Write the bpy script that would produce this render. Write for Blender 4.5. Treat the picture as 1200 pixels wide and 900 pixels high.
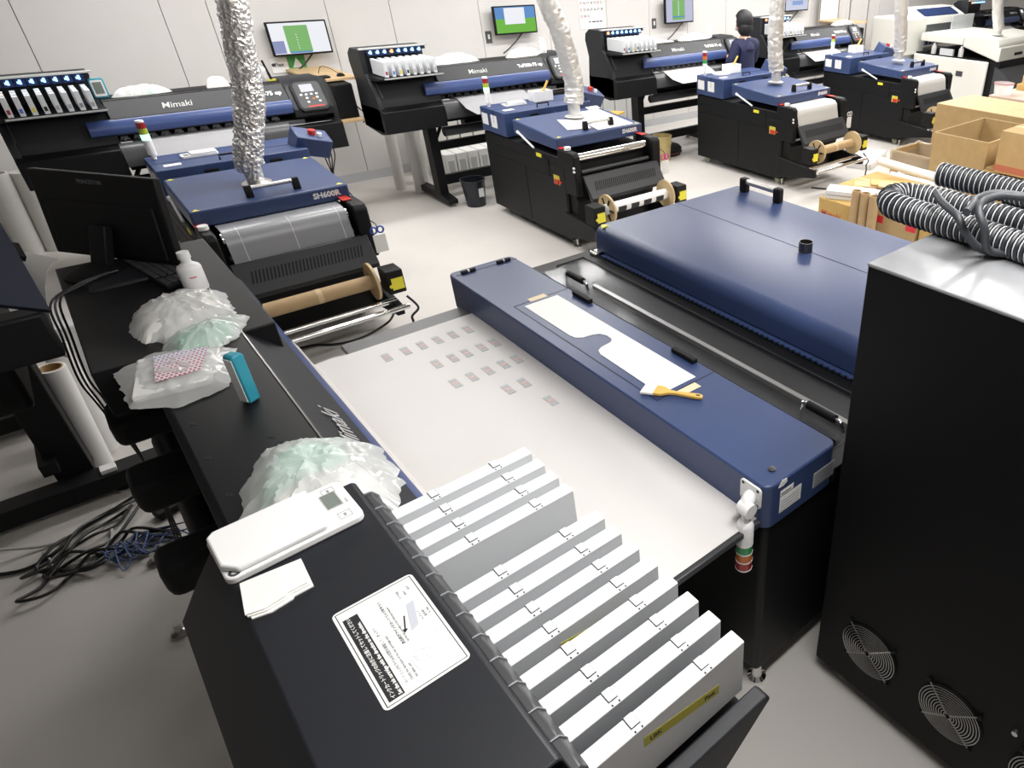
import bpy, bmesh, math, random
from mathutils import Vector, Matrix, noise
R = math.radians
scene = bpy.context.scene
for o in list(bpy.data.objects): bpy.data.objects.remove(o)
C = scene.collection

# ------------------------------------------------------------------ camera
cd = bpy.data.cameras.new('camera'); cam = bpy.data.objects.new('camera', cd); C.objects.link(cam)
def set_cam(r, d, f):
    m = Matrix((( r.x, -d.x, -f.x, 0.0), (r.y, -d.y, -f.y, 0.0), (r.z, -d.z, -f.z, 2.35), (0, 0, 0, 1)))
    cam.matrix_world = m
set_cam(Vector((0.718786, -0.695099, 0.013563)), Vector((-0.358562, -0.387353, -0.849347)), Vector((0.595634, 0.605636, -0.527660)))
cd.sensor_width = 36; cd.lens = 801.565 / 1200 * 36
cd.shift_x = (600 - 848.61) / 1200; cd.shift_y = (429.49 - 450) / 1200
cd.clip_start = 0.02; cd.clip_end = 100
scene.camera = cam

# ------------------------------------------------------------------ world, lights, exposure
w = bpy.data.worlds.new('world'); scene.world = w; w.use_nodes = True
w.node_tree.nodes['Background'].inputs[0].default_value = (0.9, 0.95, 1, 1)
w.node_tree.nodes['Background'].inputs[1].default_value = 0.3
scene.view_settings.view_transform = 'Standard'; scene.view_settings.look = 'None'
scene.view_settings.gamma = 1; scene.view_settings.exposure = 0.15
LAMPS = [  # ceiling fixtures: x, y, watts, length along x, width
    (1.4, 6.7, 42, 2.4, 0.3), (4.8, 6.7, 46, 2.4, 0.3), (8.2, 6.7, 52, 2.4, 0.3), (11.6, 6.7, 58, 2.4, 0.3),
    (2.5, 5.2, 42, 2.4, 0.3), (6.6, 5.5, 60, 2.4, 0.3), (9.6, 5.2, 58, 2.4, 0.3),
    (1.35, 0.5, 50, 2.0, 0.3), (4.9, 1.8, 92, 2.4, 0.3), (8.6, 1.5, 60, 2.4, 0.3),
]
LAMP_COL = (1.0, 0.98, 0.955)
CEIL = 2.95

# ------------------------------------------------------------------ materials
MATS = {}
def M(name, col, rough=0.5, metal=0.0, bump=0.0, scale=60, var=0.0, spec=0.5, emit=None, estr=0.0, coat=0.0, trans=0.0):
    if name in MATS: return MATS[name]
    m = bpy.data.materials.new(name); m.use_nodes = True; nt = m.node_tree; b = nt.nodes['Principled BSDF']
    b.inputs['Base Color'].default_value = (*col, 1); b.inputs['Roughness'].default_value = rough; b.inputs['Metallic'].default_value = metal
    b.inputs['Specular IOR Level'].default_value = spec
    if coat: b.inputs['Coat Weight'].default_value = coat
    if trans: b.inputs['Subsurface Weight'].default_value = 0
    if emit: b.inputs['Emission Color'].default_value = (*emit, 1); b.inputs['Emission Strength'].default_value = estr
    if bump or var:
        tc = nt.nodes.new('ShaderNodeTexCoord'); n = nt.nodes.new('ShaderNodeTexNoise'); n.inputs['Scale'].default_value = scale; n.inputs['Detail'].default_value = 4
        nt.links.new(tc.outputs['Object'], n.inputs['Vector'])
        if bump:
            bp = nt.nodes.new('ShaderNodeBump'); bp.inputs['Strength'].default_value = bump; bp.inputs['Distance'].default_value = 0.004
            nt.links.new(n.outputs['Fac'], bp.inputs['Height']); nt.links.new(bp.outputs['Normal'], b.inputs['Normal'])
        if var:
            r = nt.nodes.new('ShaderNodeValToRGB')
            r.color_ramp.elements[0].position = 0.3; r.color_ramp.elements[1].position = 0.7
            r.color_ramp.elements[0].color = (*[c * (1 - var) for c in col], 1); r.color_ramp.elements[1].color = (*[min(1, c * (1 + var)) for c in col], 1)
            nt.links.new(n.outputs['Fac'], r.inputs[0]); nt.links.new(r.outputs[0], b.inputs['Base Color'])
    MATS[name] = m; return m
def clear(name, tint=(1, 1, 1), gloss=0.12, rough=0.05, haze=0.0, hazecol=(0.9, 0.9, 0.9)):
    if name in MATS: return MATS[name]
    m = bpy.data.materials.new(name); m.use_nodes = True; nt = m.node_tree; nt.nodes.clear()
    out = nt.nodes.new('ShaderNodeOutputMaterial'); t = nt.nodes.new('ShaderNodeBsdfTransparent'); t.inputs[0].default_value = (*tint, 1)
    g = nt.nodes.new('ShaderNodeBsdfGlossy'); g.inputs['Roughness'].default_value = rough
    mx = nt.nodes.new('ShaderNodeMixShader'); mx.inputs[0].default_value = gloss
    base = t
    if haze:
        d = nt.nodes.new('ShaderNodeBsdfDiffuse'); d.inputs[0].default_value = (*hazecol, 1)
        tl = nt.nodes.new('ShaderNodeBsdfTranslucent'); tl.inputs[0].default_value = (*hazecol, 1)
        a = nt.nodes.new('ShaderNodeMixShader'); a.inputs[0].default_value = 0.4; nt.links.new(d.outputs[0], a.inputs[1]); nt.links.new(tl.outputs[0], a.inputs[2])
        h = nt.nodes.new('ShaderNodeMixShader'); h.inputs[0].default_value = haze
        nt.links.new(t.outputs[0], h.inputs[1]); nt.links.new(a.outputs[0], h.inputs[2]); base = h
    nt.links.new(base.outputs[0], mx.inputs[1]); nt.links.new(g.outputs[0], mx.inputs[2]); nt.links.new(mx.outputs[0], out.inputs[0])
    MATS[name] = m; return m
navy = M('navy_powder_coat', (0.036, 0.060, 0.152), 0.36, bump=0.05, scale=400, var=0.04)
barblue = M('blue_bar', (0.045, 0.075, 0.21), 0.3)
black = M('black_paint', (0.0042, 0.0045, 0.0055), 0.5, spec=0.28)
blackc = M('cabinet_black', (0.0016, 0.0017, 0.0022), 0.55, spec=0.2)
blackm = M('black_matte', (0.0035, 0.0035, 0.0042), 0.6, spec=0.3)
char = M('charcoal_plastic', (0.0110, 0.0125, 0.0165), 0.5, spec=0.4)
char2 = M('charcoal_light', (0.035, 0.037, 0.042), 0.4)
dgrey = M('dark_grey_plastic', (0.05, 0.052, 0.056), 0.35)
steel = M('brushed_steel', (0.62, 0.61, 0.60), 0.28, 1.0)
chrome = M('chrome', (0.82, 0.82, 0.82), 0.1, 1.0)
white = M('white_plastic', (0.86, 0.86, 0.86), 0.35)
cartw = M('cartridge_plastic', (0.74, 0.76, 0.78), 0.42)
paper = M('white_paper', (0.82, 0.82, 0.81), 0.6)
filmw = M('matte_film', (0.70, 0.68, 0.665), 0.38, var=0.02, scale=3)
filmg = M('grey_film', (0.30, 0.31, 0.33), 0.3)
frost = M('frosted_sheet', (0.83, 0.84, 0.82), 0.5, var=0.05, scale=300)
wallp = M('wall_panel_paint', (0.66, 0.645, 0.63), 0.55, var=0.015, scale=2)
jointm = M('wall_joint', (0.25, 0.25, 0.25), 0.8)
basebm = M('baseboard_vinyl', (0.50, 0.51, 0.53), 0.5)
tape_y = M('yellow_tape', (0.55, 0.50, 0.06), 0.6)
yel = M('yellow_sticker', (0.80, 0.72, 0.05), 0.5)
red = M('red_plastic', (0.50, 0.03, 0.02), 0.35)
redtape = M('red_tape', (0.62, 0.02, 0.04), 0.4)
orange = M('orange_lens', (0.60, 0.16, 0.03), 0.25, coat=0.5)
redl = M('red_lens', (0.35, 0.02, 0.02), 0.2, coat=0.5)
greenl = M('green_lens', (0.03, 0.30, 0.09), 0.25, coat=0.5)
green_on = M('green_lens_lit', (0.25, 0.7, 0.45), 0.3, emit=(0.45, 1.0, 0.75), estr=1.6)
lime_l = M('lime_lens', (0.45, 0.55, 0.05), 0.3, coat=0.4)
card = M('cardboard', (0.42, 0.29, 0.135), 0.75, var=0.06, scale=12)
cardy = M('yellow_cardboard', (0.52, 0.34, 0.11), 0.75, var=0.05, scale=12)
cardp = M('pale_cardboard', (0.60, 0.46, 0.25), 0.75, var=0.05, scale=10)
cardi = M('cardboard_inside', (0.38, 0.27, 0.13), 0.8, var=0.06, scale=14)
carte = M('cardboard_edge', (0.60, 0.47, 0.28), 0.8)
core = M('tube_core', (0.45, 0.31, 0.16), 0.6, var=0.05, scale=20)
wood = M('light_wood', (0.62, 0.44, 0.24), 0.5, var=0.08, scale=8)
flange = M('fibreboard_flange', (0.55, 0.41, 0.22), 0.6, var=0.05, scale=25)
teal = M('teal_plastic', (0.03, 0.30, 0.40), 0.4)
greyl = M('grey_print', (0.30, 0.31, 0.33), 0.5)
ink = M('black_print', (0.012, 0.012, 0.014), 0.6)
lcd = M('lcd_grey', (0.20, 0.23, 0.20), 0.15)
yplast = M('yellow_brush_plastic', (0.72, 0.45, 0.10), 0.4)
bucket_y = M('ochre_bucket', (0.48, 0.38, 0.16), 0.5)
cream = M('cream_machine', (0.66, 0.66, 0.61), 0.4)
greym = M('pale_grey_machine', (0.50, 0.51, 0.50), 0.4)
hair = M('black_hair', (0.004, 0.004, 0.006), 0.6)
skin = M('skin', (0.55, 0.33, 0.23), 0.5)
shirt = M('navy_shirt', (0.012, 0.016, 0.055), 0.8, bump=0.2, scale=30)
trous = M('dark_trousers', (0.02, 0.02, 0.025), 0.8)
cabtop = M('worn_black_top_sheen', (0.21, 0.215, 0.225), 0.40, var=0.3, scale=4, bump=0.03, spec=0.8)  # worn black top; ceiling lamp sheen painted in as a lighter grey base
floorm = M('vinyl_floor', (0.60, 0.575, 0.545), 0.42, var=0.05, scale=1.3)
rubber = M('grey_rubber', (0.036, 0.039, 0.046), 0.5)
hosed = M('dark_hose_fabric', (0.012, 0.013, 0.016), 0.4)
hosel = M('pale_hose_wire', (0.60, 0.62, 0.64), 0.35)
cable_k = M('black_cable', (0.008, 0.008, 0.008), 0.45)
cable_w = M('white_cable', (0.42, 0.42, 0.40), 0.5)
cable_b = M('blue_cable', (0.05, 0.09, 0.22), 0.5)
mint = M('mint_cloth', (0.52, 0.80, 0.66), 0.8, bump=0.4, scale=40)
wcloth = M('white_cloth', (0.84, 0.83, 0.80), 0.85, bump=0.4, scale=40)
glass = clear('clear_pane', (0.93, 0.94, 0.95), gloss=0.04, rough=0.12)
acryl = clear('smoked_acrylic', (0.55, 0.58, 0.66), rough=0.08, haze=0.10, hazecol=(0.3, 0.38, 0.6))
bagm = clear('clear_bag', (0.98, 0.99, 0.99), gloss=0.10, rough=0.14, haze=0.55, hazecol=(0.96, 0.97, 0.97))
milk = clear('milky_bottle', (0.9, 0.9, 0.9), rough=0.2, haze=0.85, hazecol=(0.85, 0.85, 0.85))
wasteb = clear('hazy_bag', (0.95, 0.93, 0.88), rough=0.2, haze=0.45, hazecol=(0.75, 0.68, 0.55))
scr_w = M('screen_white', (0.02, 0.02, 0.02), 0.2, emit=(0.88, 0.90, 0.95), estr=0.85)
scr_g = M('screen_green', (0.02, 0.02, 0.02), 0.2, emit=(0.22, 0.50, 0.16), estr=0.8)
scr_b = M('screen_bluegrey', (0.02, 0.02, 0.02), 0.2, emit=(0.28, 0.32, 0.55), estr=0.8)
scr_s = M('screen_sky', (0.02, 0.02, 0.02), 0.2, emit=(0.10, 0.28, 0.62), estr=0.8)
scr_l = M('screen_lawn', (0.02, 0.02, 0.02), 0.2, emit=(0.16, 0.50, 0.05), estr=0.8)
led = M('blue_white_led', (0.1, 0.2, 0.4), 0.3, emit=(0.30, 0.60, 1.0), estr=2.2)
ledo = M('orange_led', (0.4, 0.1, 0.02), 0.3, emit=(1.0, 0.30, 0.08), estr=2.5)
lampm = M('lamp_diffuser', (0.9, 0.9, 0.9), 0.5, emit=LAMP_COL, estr=6)
def foil_mat():
    m = bpy.data.materials.new('crumpled_foil'); m.use_nodes = True; nt = m.node_tree; b = nt.nodes['Principled BSDF']
    b.inputs['Base Color'].default_value = (0.80, 0.79, 0.78, 1); b.inputs['Metallic'].default_value = 0.9; b.inputs['Roughness'].default_value = 0.32
    tc = nt.nodes.new('ShaderNodeTexCoord'); v = nt.nodes.new('ShaderNodeTexVoronoi'); v.inputs['Scale'].default_value = 42; v.feature = 'F1'
    n = nt.nodes.new('ShaderNodeTexNoise'); n.inputs['Scale'].default_value = 30; n.inputs['Detail'].default_value = 6; n.inputs['Distortion'].default_value = 1.5
    a = nt.nodes.new('ShaderNodeMath'); a.operation = 'ADD'; bp = nt.nodes.new('ShaderNodeBump'); bp.inputs['Strength'].default_value = 1.0; bp.inputs['Distance'].default_value = 0.02
    nt.links.new(tc.outputs['Object'], v.inputs['Vector']); nt.links.new(tc.outputs['Object'], n.inputs['Vector'])
    nt.links.new(v.outputs['Distance'], a.inputs[0]); nt.links.new(n.outputs['Fac'], a.inputs[1]); nt.links.new(a.outputs[0], bp.inputs['Height']); nt.links.new(bp.outputs['Normal'], b.inputs['Normal'])
    return m
foil = foil_mat()
foilp = M('pale_foil', (0.78, 0.77, 0.75), 0.36, 0.6, bump=1.0, scale=38)

# ------------------------------------------------------------------ mesh helpers
def tag(o, label=None, cat=None, group=None, kind=None):
    if label: o['label'] = label
    if cat: o['category'] = cat
    if group: o['group'] = group
    if kind: o['kind'] = kind
    return o
def thing(name, label, cat, loc=(0, 0, 0), rz=0, group=None):
    o = bpy.data.objects.new(name, None); C.objects.link(o); o.empty_display_size = 0.1
    o.location = loc; o.rotation_euler = (0, 0, rz); return tag(o, label, cat, group)
class MB:
    def __init__(s): s.v = []; s.f = []; s.m = []
    def add(s, vs, fs, m=0):
        n = len(s.v); s.v += [tuple(p) for p in vs]; s.f += [tuple(i + n for i in f) for f in fs]; s.m += [m] * len(fs); return s
    def box(s, x0, x1, y0, y1, z0, z1, m=0):
        return s.add([(x0, y0, z0), (x1, y0, z0), (x1, y1, z0), (x0, y1, z0), (x0, y0, z1), (x1, y0, z1), (x1, y1, z1), (x0, y1, z1)],
                     [(0, 3, 2, 1), (4, 5, 6, 7), (0, 1, 5, 4), (1, 2, 6, 5), (2, 3, 7, 6), (3, 0, 4, 7)], m)
    def hexa(s, p, m=0):
        return s.add(p, [(0, 3, 2, 1), (4, 5, 6, 7), (0, 1, 5, 4), (1, 2, 6, 5), (2, 3, 7, 6), (3, 0, 4, 7)], m)
    def obox(s, c, u, v, n, m=0):  # oriented box: centre and half vectors
        c, u, v, n = Vector(c), Vector(u), Vector(v), Vector(n)
        return s.hexa([c - u - v - n, c + u - v - n, c + u + v - n, c - u + v - n, c - u - v + n, c + u - v + n, c + u + v + n, c - u + v + n], m)
    def prism(s, prof, a0, a1, axis='x', m=0):
        f = {'x': lambda p, a: (a, p[0], p[1]), 'y': lambda p, a: (p[0], a, p[1]), 'z': lambda p, a: (p[0], p[1], a)}[axis]
        n = len(prof); vs = [f(p, a0) for p in prof] + [f(p, a1) for p in prof]
        return s.add(vs, [tuple(range(n))[::-1], tuple(range(n, 2 * n))] + [(i, (i + 1) % n, n + (i + 1) % n, n + i) for i in range(n)], m)
    def sheet(s, prof, a0, a1, axis='x', t=0.001, m=0):  # open profile thickened downward
        q = [(p[0], p[1] - t) for p in reversed(prof)]
        return s.prism(list(prof) + q, a0, a1, axis, m)
    def cyl(s, p0, p1, r0, r1=None, n=16, m=0, caps=True):
        r1 = r0 if r1 is None else r1; p0, p1 = Vector(p0), Vector(p1); d = (p1 - p0).normalized()
        a = d.orthogonal().normalized(); b = d.cross(a)
        vs = []
        for p, r in ((p0, r0), (p1, r1)):
            vs += [p + (a * math.cos(2 * math.pi * i / n) + b * math.sin(2 * math.pi * i / n)) * r for i in range(n)]
        fs = [(i, (i + 1) % n, n + (i + 1) % n, n + i) for i in range(n)]
        if caps: fs += [tuple(range(n))[::-1], tuple(range(n, 2 * n))]
        return s.add(vs, fs, m)
    def lathe(s, prof, c=(0, 0, 0), ax=(0, 0, 1), n=20, m=0):  # profile (r, h)
        c = Vector(c); d = Vector(ax).normalized(); a = d.orthogonal().normalized(); b = d.cross(a); vs = []; k = len(prof)
        for r, h in prof: vs += [c + d * h + (a * math.cos(2 * math.pi * i / n) + b * math.sin(2 * math.pi * i / n)) * max(r, 1e-5) for i in range(n)]
        fs = [(j * n + i, j * n + (i + 1) % n, (j + 1) * n + (i + 1) % n, (j + 1) * n + i) for j in range(k - 1) for i in range(n)]
        return s.add(vs, fs, m)
    def tube(s, pts, r, n=10, sub=6, m=0, caps=True, rf=None):
        P = [Vector(p) for p in pts]
        if sub > 1 and len(P) > 2:
            Q = []
            for i in range(len(P) - 1):
                p0, p1, p2, p3 = P[max(i - 1, 0)], P[i], P[i + 1], P[min(i + 2, len(P) - 1)]
                for k in range(sub):
                    t = k / sub; Q.append(0.5 * ((2 * p1) + (p2 - p0) * t + (2 * p0 - 5 * p1 + 4 * p2 - p3) * t * t + (3 * p1 - p0 - 3 * p2 + p3) * t ** 3))
            Q.append(P[-1]); P = Q
        a = None; vs = []
        for i, p in enumerate(P):
            d = (P[min(i + 1, len(P) - 1)] - P[max(i - 1, 0)])
            if d.length < 1e-9: d = Vector((0, 0, 1))
            d.normalize()
            a = d.orthogonal().normalized() if a is None else (a - d * a.dot(d)).normalized()
            b = d.cross(a); rr = rf(i, len(P)) if rf else r
            vs += [p + (a * math.cos(2 * math.pi * k / n) + b * math.sin(2 * math.pi * k / n)) * rr for k in range(n)]
        L = len(P); fs = [(j * n + k, j * n + (k + 1) % n, (j + 1) * n + (k + 1) % n, (j + 1) * n + k) for j in range(L - 1) for k in range(n)]
        if caps: fs += [tuple(range(n))[::-1], tuple(range((L - 1) * n, L * n))]
        return s.add(vs, fs, m)
    def out(s, name, mats, parent=None, bevel=0.0, seg=2, loc=None, rz=None, smooth=True, label=None, cat=None, group=None, kind=None):
        me = bpy.data.meshes.new(name); me.from_pydata(s.v, [], s.f)
        if not isinstance(mats, (list, tuple)): mats = [mats]
        for m in mats: me.materials.append(m)
        if len(mats) > 1: me.polygons.foreach_set('material_index', s.m)
        bm = bmesh.new(); bm.from_mesh(me); bmesh.ops.recalc_face_normals(bm, faces=bm.faces); bm.to_mesh(me); bm.free()
        if smooth:
            me.polygons.foreach_set('use_smooth', [True] * len(me.polygons)); me.set_sharp_from_angle(angle=R(38))
        o = bpy.data.objects.new(name, me); C.objects.link(o)
        if parent: o.parent = parent
        if loc: o.location = loc
        if rz is not None: o.rotation_euler = (0, 0, rz)
        if bevel:
            b = o.modifiers.new('bevel', 'BEVEL'); b.width = bevel; b.segments = seg; b.limit_method = 'ANGLE'; b.angle_limit = R(40)
        return tag(o, label, cat, group, kind)
def B(*a): return MB().box(*a)
def rrect(x0, x1, y0, y1, r, n=4):
    p = []
    for cx, cy, a in ((x1 - r, y1 - r, 0), (x0 + r, y1 - r, 90), (x0 + r, y0 + r, 180), (x1 - r, y0 + r, 270)):
        p += [(cx + r * math.cos(R(a + 90 * i / n)), cy + r * math.sin(R(a + 90 * i / n))) for i in range(n + 1)]
    return p
FONT_CACHE = {}
def text(body, size, origin, rt, up, mat, name='lettering', parent=None, align='LEFT', depth=0.0004, bold=0.0, shear=0.0):
    cu = bpy.data.curves.new('t', 'FONT'); cu.body = body; cu.size = size; cu.extrude = depth; cu.align_x = align; cu.align_y = 'BOTTOM_BASELINE'
    cu.offset = bold; cu.shear = shear; cu.resolution_u = 2
    t = bpy.data.objects.new('t', cu); C.objects.link(t)
    dg = bpy.context.evaluated_depsgraph_get(); me = bpy.data.meshes.new_from_object(t.evaluated_get(dg))
    bpy.data.objects.remove(t); bpy.data.curves.remove(cu)
    rt, up = Vector(rt).normalized(), Vector(up).normalized(); nn = rt.cross(up)
    mt = Matrix(((rt.x, up.x, nn.x, origin[0]), (rt.y, up.y, nn.y, origin[1]), (rt.z, up.z, nn.z, origin[2]), (0, 0, 0, 1)))
    me.transform(mt); me.materials.clear(); me.materials.append(mat)
    o = bpy.data.objects.new(name, me); C.objects.link(o); o.parent = parent
    return o
def plate(origin, rt, up, w, h, mat, name, parent, t=0.0008, r=0.0, **k):  # thin sticker on a surface
    o, rt, up = Vector(origin), Vector(rt).normalized(), Vector(up).normalized(); n = rt.cross(up)
    pr = rrect(0, w, 0, h, r) if r else [(0, 0), (w, 0), (w, h), (0, h)]
    b = MB(); q = len(pr)
    vs = [o + rt * x + up * y for x, y in pr] + [o + rt * x + up * y + n * t for x, y in pr]
    b.add(vs, [tuple(range(q))[::-1], tuple(range(q, 2 * q))] + [(i, (i + 1) % q, q + (i + 1) % q, q + i) for i in range(q)])
    return b.out(name, mat, parent, smooth=False, **k)
def copytree(o, parent=None):
    c = o.copy(); C.objects.link(c)
    if parent: c.parent = parent
    for ch in list(o.children): copytree(ch, c)
    return c
def blob(outline, h, seed, name, mat, parent=None, rings=9, n=44, z0=0.0, rough=0.010, power=2.2, freq=16, ridge=False, **k):
    # crumpled low pouch on a flat base: outline polygon in x, y
    P = [Vector((*p, 0)) for p in outline]; L = []; tot = 0
    for i in range(len(P)): L.append(tot); tot += (P[(i + 1) % len(P)] - P[i]).length
    def at(t):
        t = t % 1 * tot
        for i in range(len(P)):
            e = (P[(i + 1) % len(P)] - P[i]).length
            if t <= L[i] + e or i == len(P) - 1: return P[i].lerp(P[(i + 1) % len(P)], min(1, (t - L[i]) / max(e, 1e-6)))
    c = sum(P, Vector()) / len(P); rnd = seed * 7.3; b = MB(); vs = [(c.x, c.y, z0 + h)]
    for j in range(1, rings + 1):
        r = j / rings
        for i in range(n):
            p = c.lerp(at(i / n), r); nz = noise.noise(Vector((p.x * freq + rnd, p.y * freq, rnd))) + 0.6 * noise.noise(Vector((p.x * freq * 2.6, p.y * freq * 2.6 + rnd, 3)))
            if ridge:
                q = Vector((p.x * freq * 1.7 + rnd, p.y * freq * 1.7, rnd)); nz = 1.1 - 2.6 * abs(noise.noise(q)) - 1.2 * abs(noise.noise(q * 2.3)); p = p + (p - c) * 0.10 * noise.noise(Vector((i * 0.55, rnd, 1))) * r
            z = z0 + h * (1 - r ** power) + rough * nz * (1 - r ** 5) + 0.003 * (1 - r ** 12)
            if j < rings: p = p + Vector((noise.noise(p * 30 + Vector((rnd, 0, 0))), noise.noise(p * 30 + Vector((0, rnd, 0))), 0)) * 0.004
            vs.append((p.x, p.y, max(z, z0 + 0.001)))
    fs = [(0, 1 + i, 1 + (i + 1) % n) for i in range(n)]
    for j in range(rings - 1): fs += [(1 + j * n + i, 1 + (j + 1) * n + i, 1 + (j + 1) * n + (i + 1) % n, 1 + j * n + (i + 1) % n) for i in range(n)]
    base = len(vs); last = 1 + (rings - 1) * n
    vs += [(vs[last + i][0], vs[last + i][1], z0) for i in range(n)]
    fs += [(last + i, base + i, base + (i + 1) % n, last + (i + 1) % n) for i in range(n)] + [tuple(base + i for i in range(n))]
    b.add(vs, fs); o = b.out(name, mat, parent, **k); o.data.polygons.foreach_set('use_smooth', [True] * len(o.data.polygons)); return o

# ------------------------------------------------------------------ the room
WY = 8.32
B(-4, 17, -3.5, WY + 0.1, -0.1, 0).out('floor', floorm, kind='structure', smooth=False)
wb = B(-4, 17, WY + 0.03, WY + 0.1, 0, CEIL).out('wall_back', jointm, kind='structure', smooth=False)
JX = [-4, -3.0, -1.9, -0.81, 0.19, 1.15, 1.50, 2.50, 3.13, 4.13, 5.03, 5.91, 6.62, 7.32, 8.10, 9.1, 10.1, 11.1, 12.1, 13.1, 14.1, 15.1, 16.1, 17]
for a, b in zip(JX, JX[1:]): B(a + 0.003, b - 0.003, WY, WY + 0.03, 0.1, CEIL).out('wall_panel', wallp, wb, smooth=False)
B(-4, 17, WY - 0.004, WY + 0.03, 0, 0.1).out('baseboard_back', basebm, kind='structure', smooth=False)
B(17, 17.1, -3.5, WY + 0.1, 0, CEIL).out('wall_right', wallp, kind='structure', smooth=False)
B(-4.1, -4, -3.5, WY + 0.1, 0, CEIL).out('wall_left', wallp, kind='structure', smooth=False)
B(-4.1, 17.1, -3.6, -3.5, 0, CEIL).out('wall_front', wallp, kind='structure', smooth=False)
B(-4.1, 17.1, -3.6, WY + 0.1, CEIL, CEIL + 0.1).out('ceiling', wallp, kind='structure', smooth=False)
rowname = lambda y: 'over the wall printers' if y > 6 else 'over the dryer aisle' if y > 3 else 'over the front machines'
cnt = {}
ordn = ['first', 'second', 'third', 'fourth']
for x, y, wt, lx, ly in LAMPS:
    k = cnt.get(rowname(y), 0); cnt[rowname(y)] = k + 1
    t = thing('ceiling_light', 'white ceiling light panel %s, %s from the left' % (rowname(y), ordn[k]), 'ceiling light', (x, y, CEIL), 0, 'ceiling lights')
    B(-lx / 2 - 0.04, lx / 2 + 0.04, -ly / 2 - 0.04, ly / 2 + 0.04, -0.05, 0).out('frame', white, t, smooth=False)
    B(-lx / 2, lx / 2, -ly / 2, ly / 2, -0.055, -0.048).out('diffuser', lampm, t, smooth=False)
    ld = bpy.data.lights.new('lamp', 'AREA'); ld.shape = 'RECTANGLE'; ld.size = lx; ld.size_y = ly; ld.energy = wt; ld.color = LAMP_COL
    lo = bpy.data.objects.new('lamp', ld); C.objects.link(lo); lo.parent = t; lo.location = (0, 0, -0.06)

# ------------------------------------------------------------------ ink cartridges
def make_cartridge(name):
    b = B(-0.0145, 0.0145, 0, 0.30, 0, 0.125); o = b.out(name, cartw, bevel=0.0012, seg=1, smooth=False)
    for yy in (0.075, 0.205):
        k = MB(); k.box(-0.006, 0.0146, yy - 0.008, yy + 0.008, 0.1245, 0.1260, 1); k.box(-0.0050, 0.0138, yy - 0.0070, yy + 0.0070, 0.125, 0.1275, 0)
        for q in (-1, 1):
            k.box(-0.0135, -0.0105, yy + q * 0.006 - 0.0012, yy + q * 0.006 + 0.0012, 0.1245, 0.1258, 1)
            k.box(0.0144, 0.0151, yy + q * 0.0075 - 0.0008, yy + q * 0.0075 + 0.0008, 0.112, 0.1255, 1)
        k.out('clip', [cartw, ink], o, smooth=False)
        B(0.0143, 0.0153, yy - 0.007, yy + 0.007, 0, 0.012).out('notch', ink, o, smooth=False)
    return o
CART = None

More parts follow.
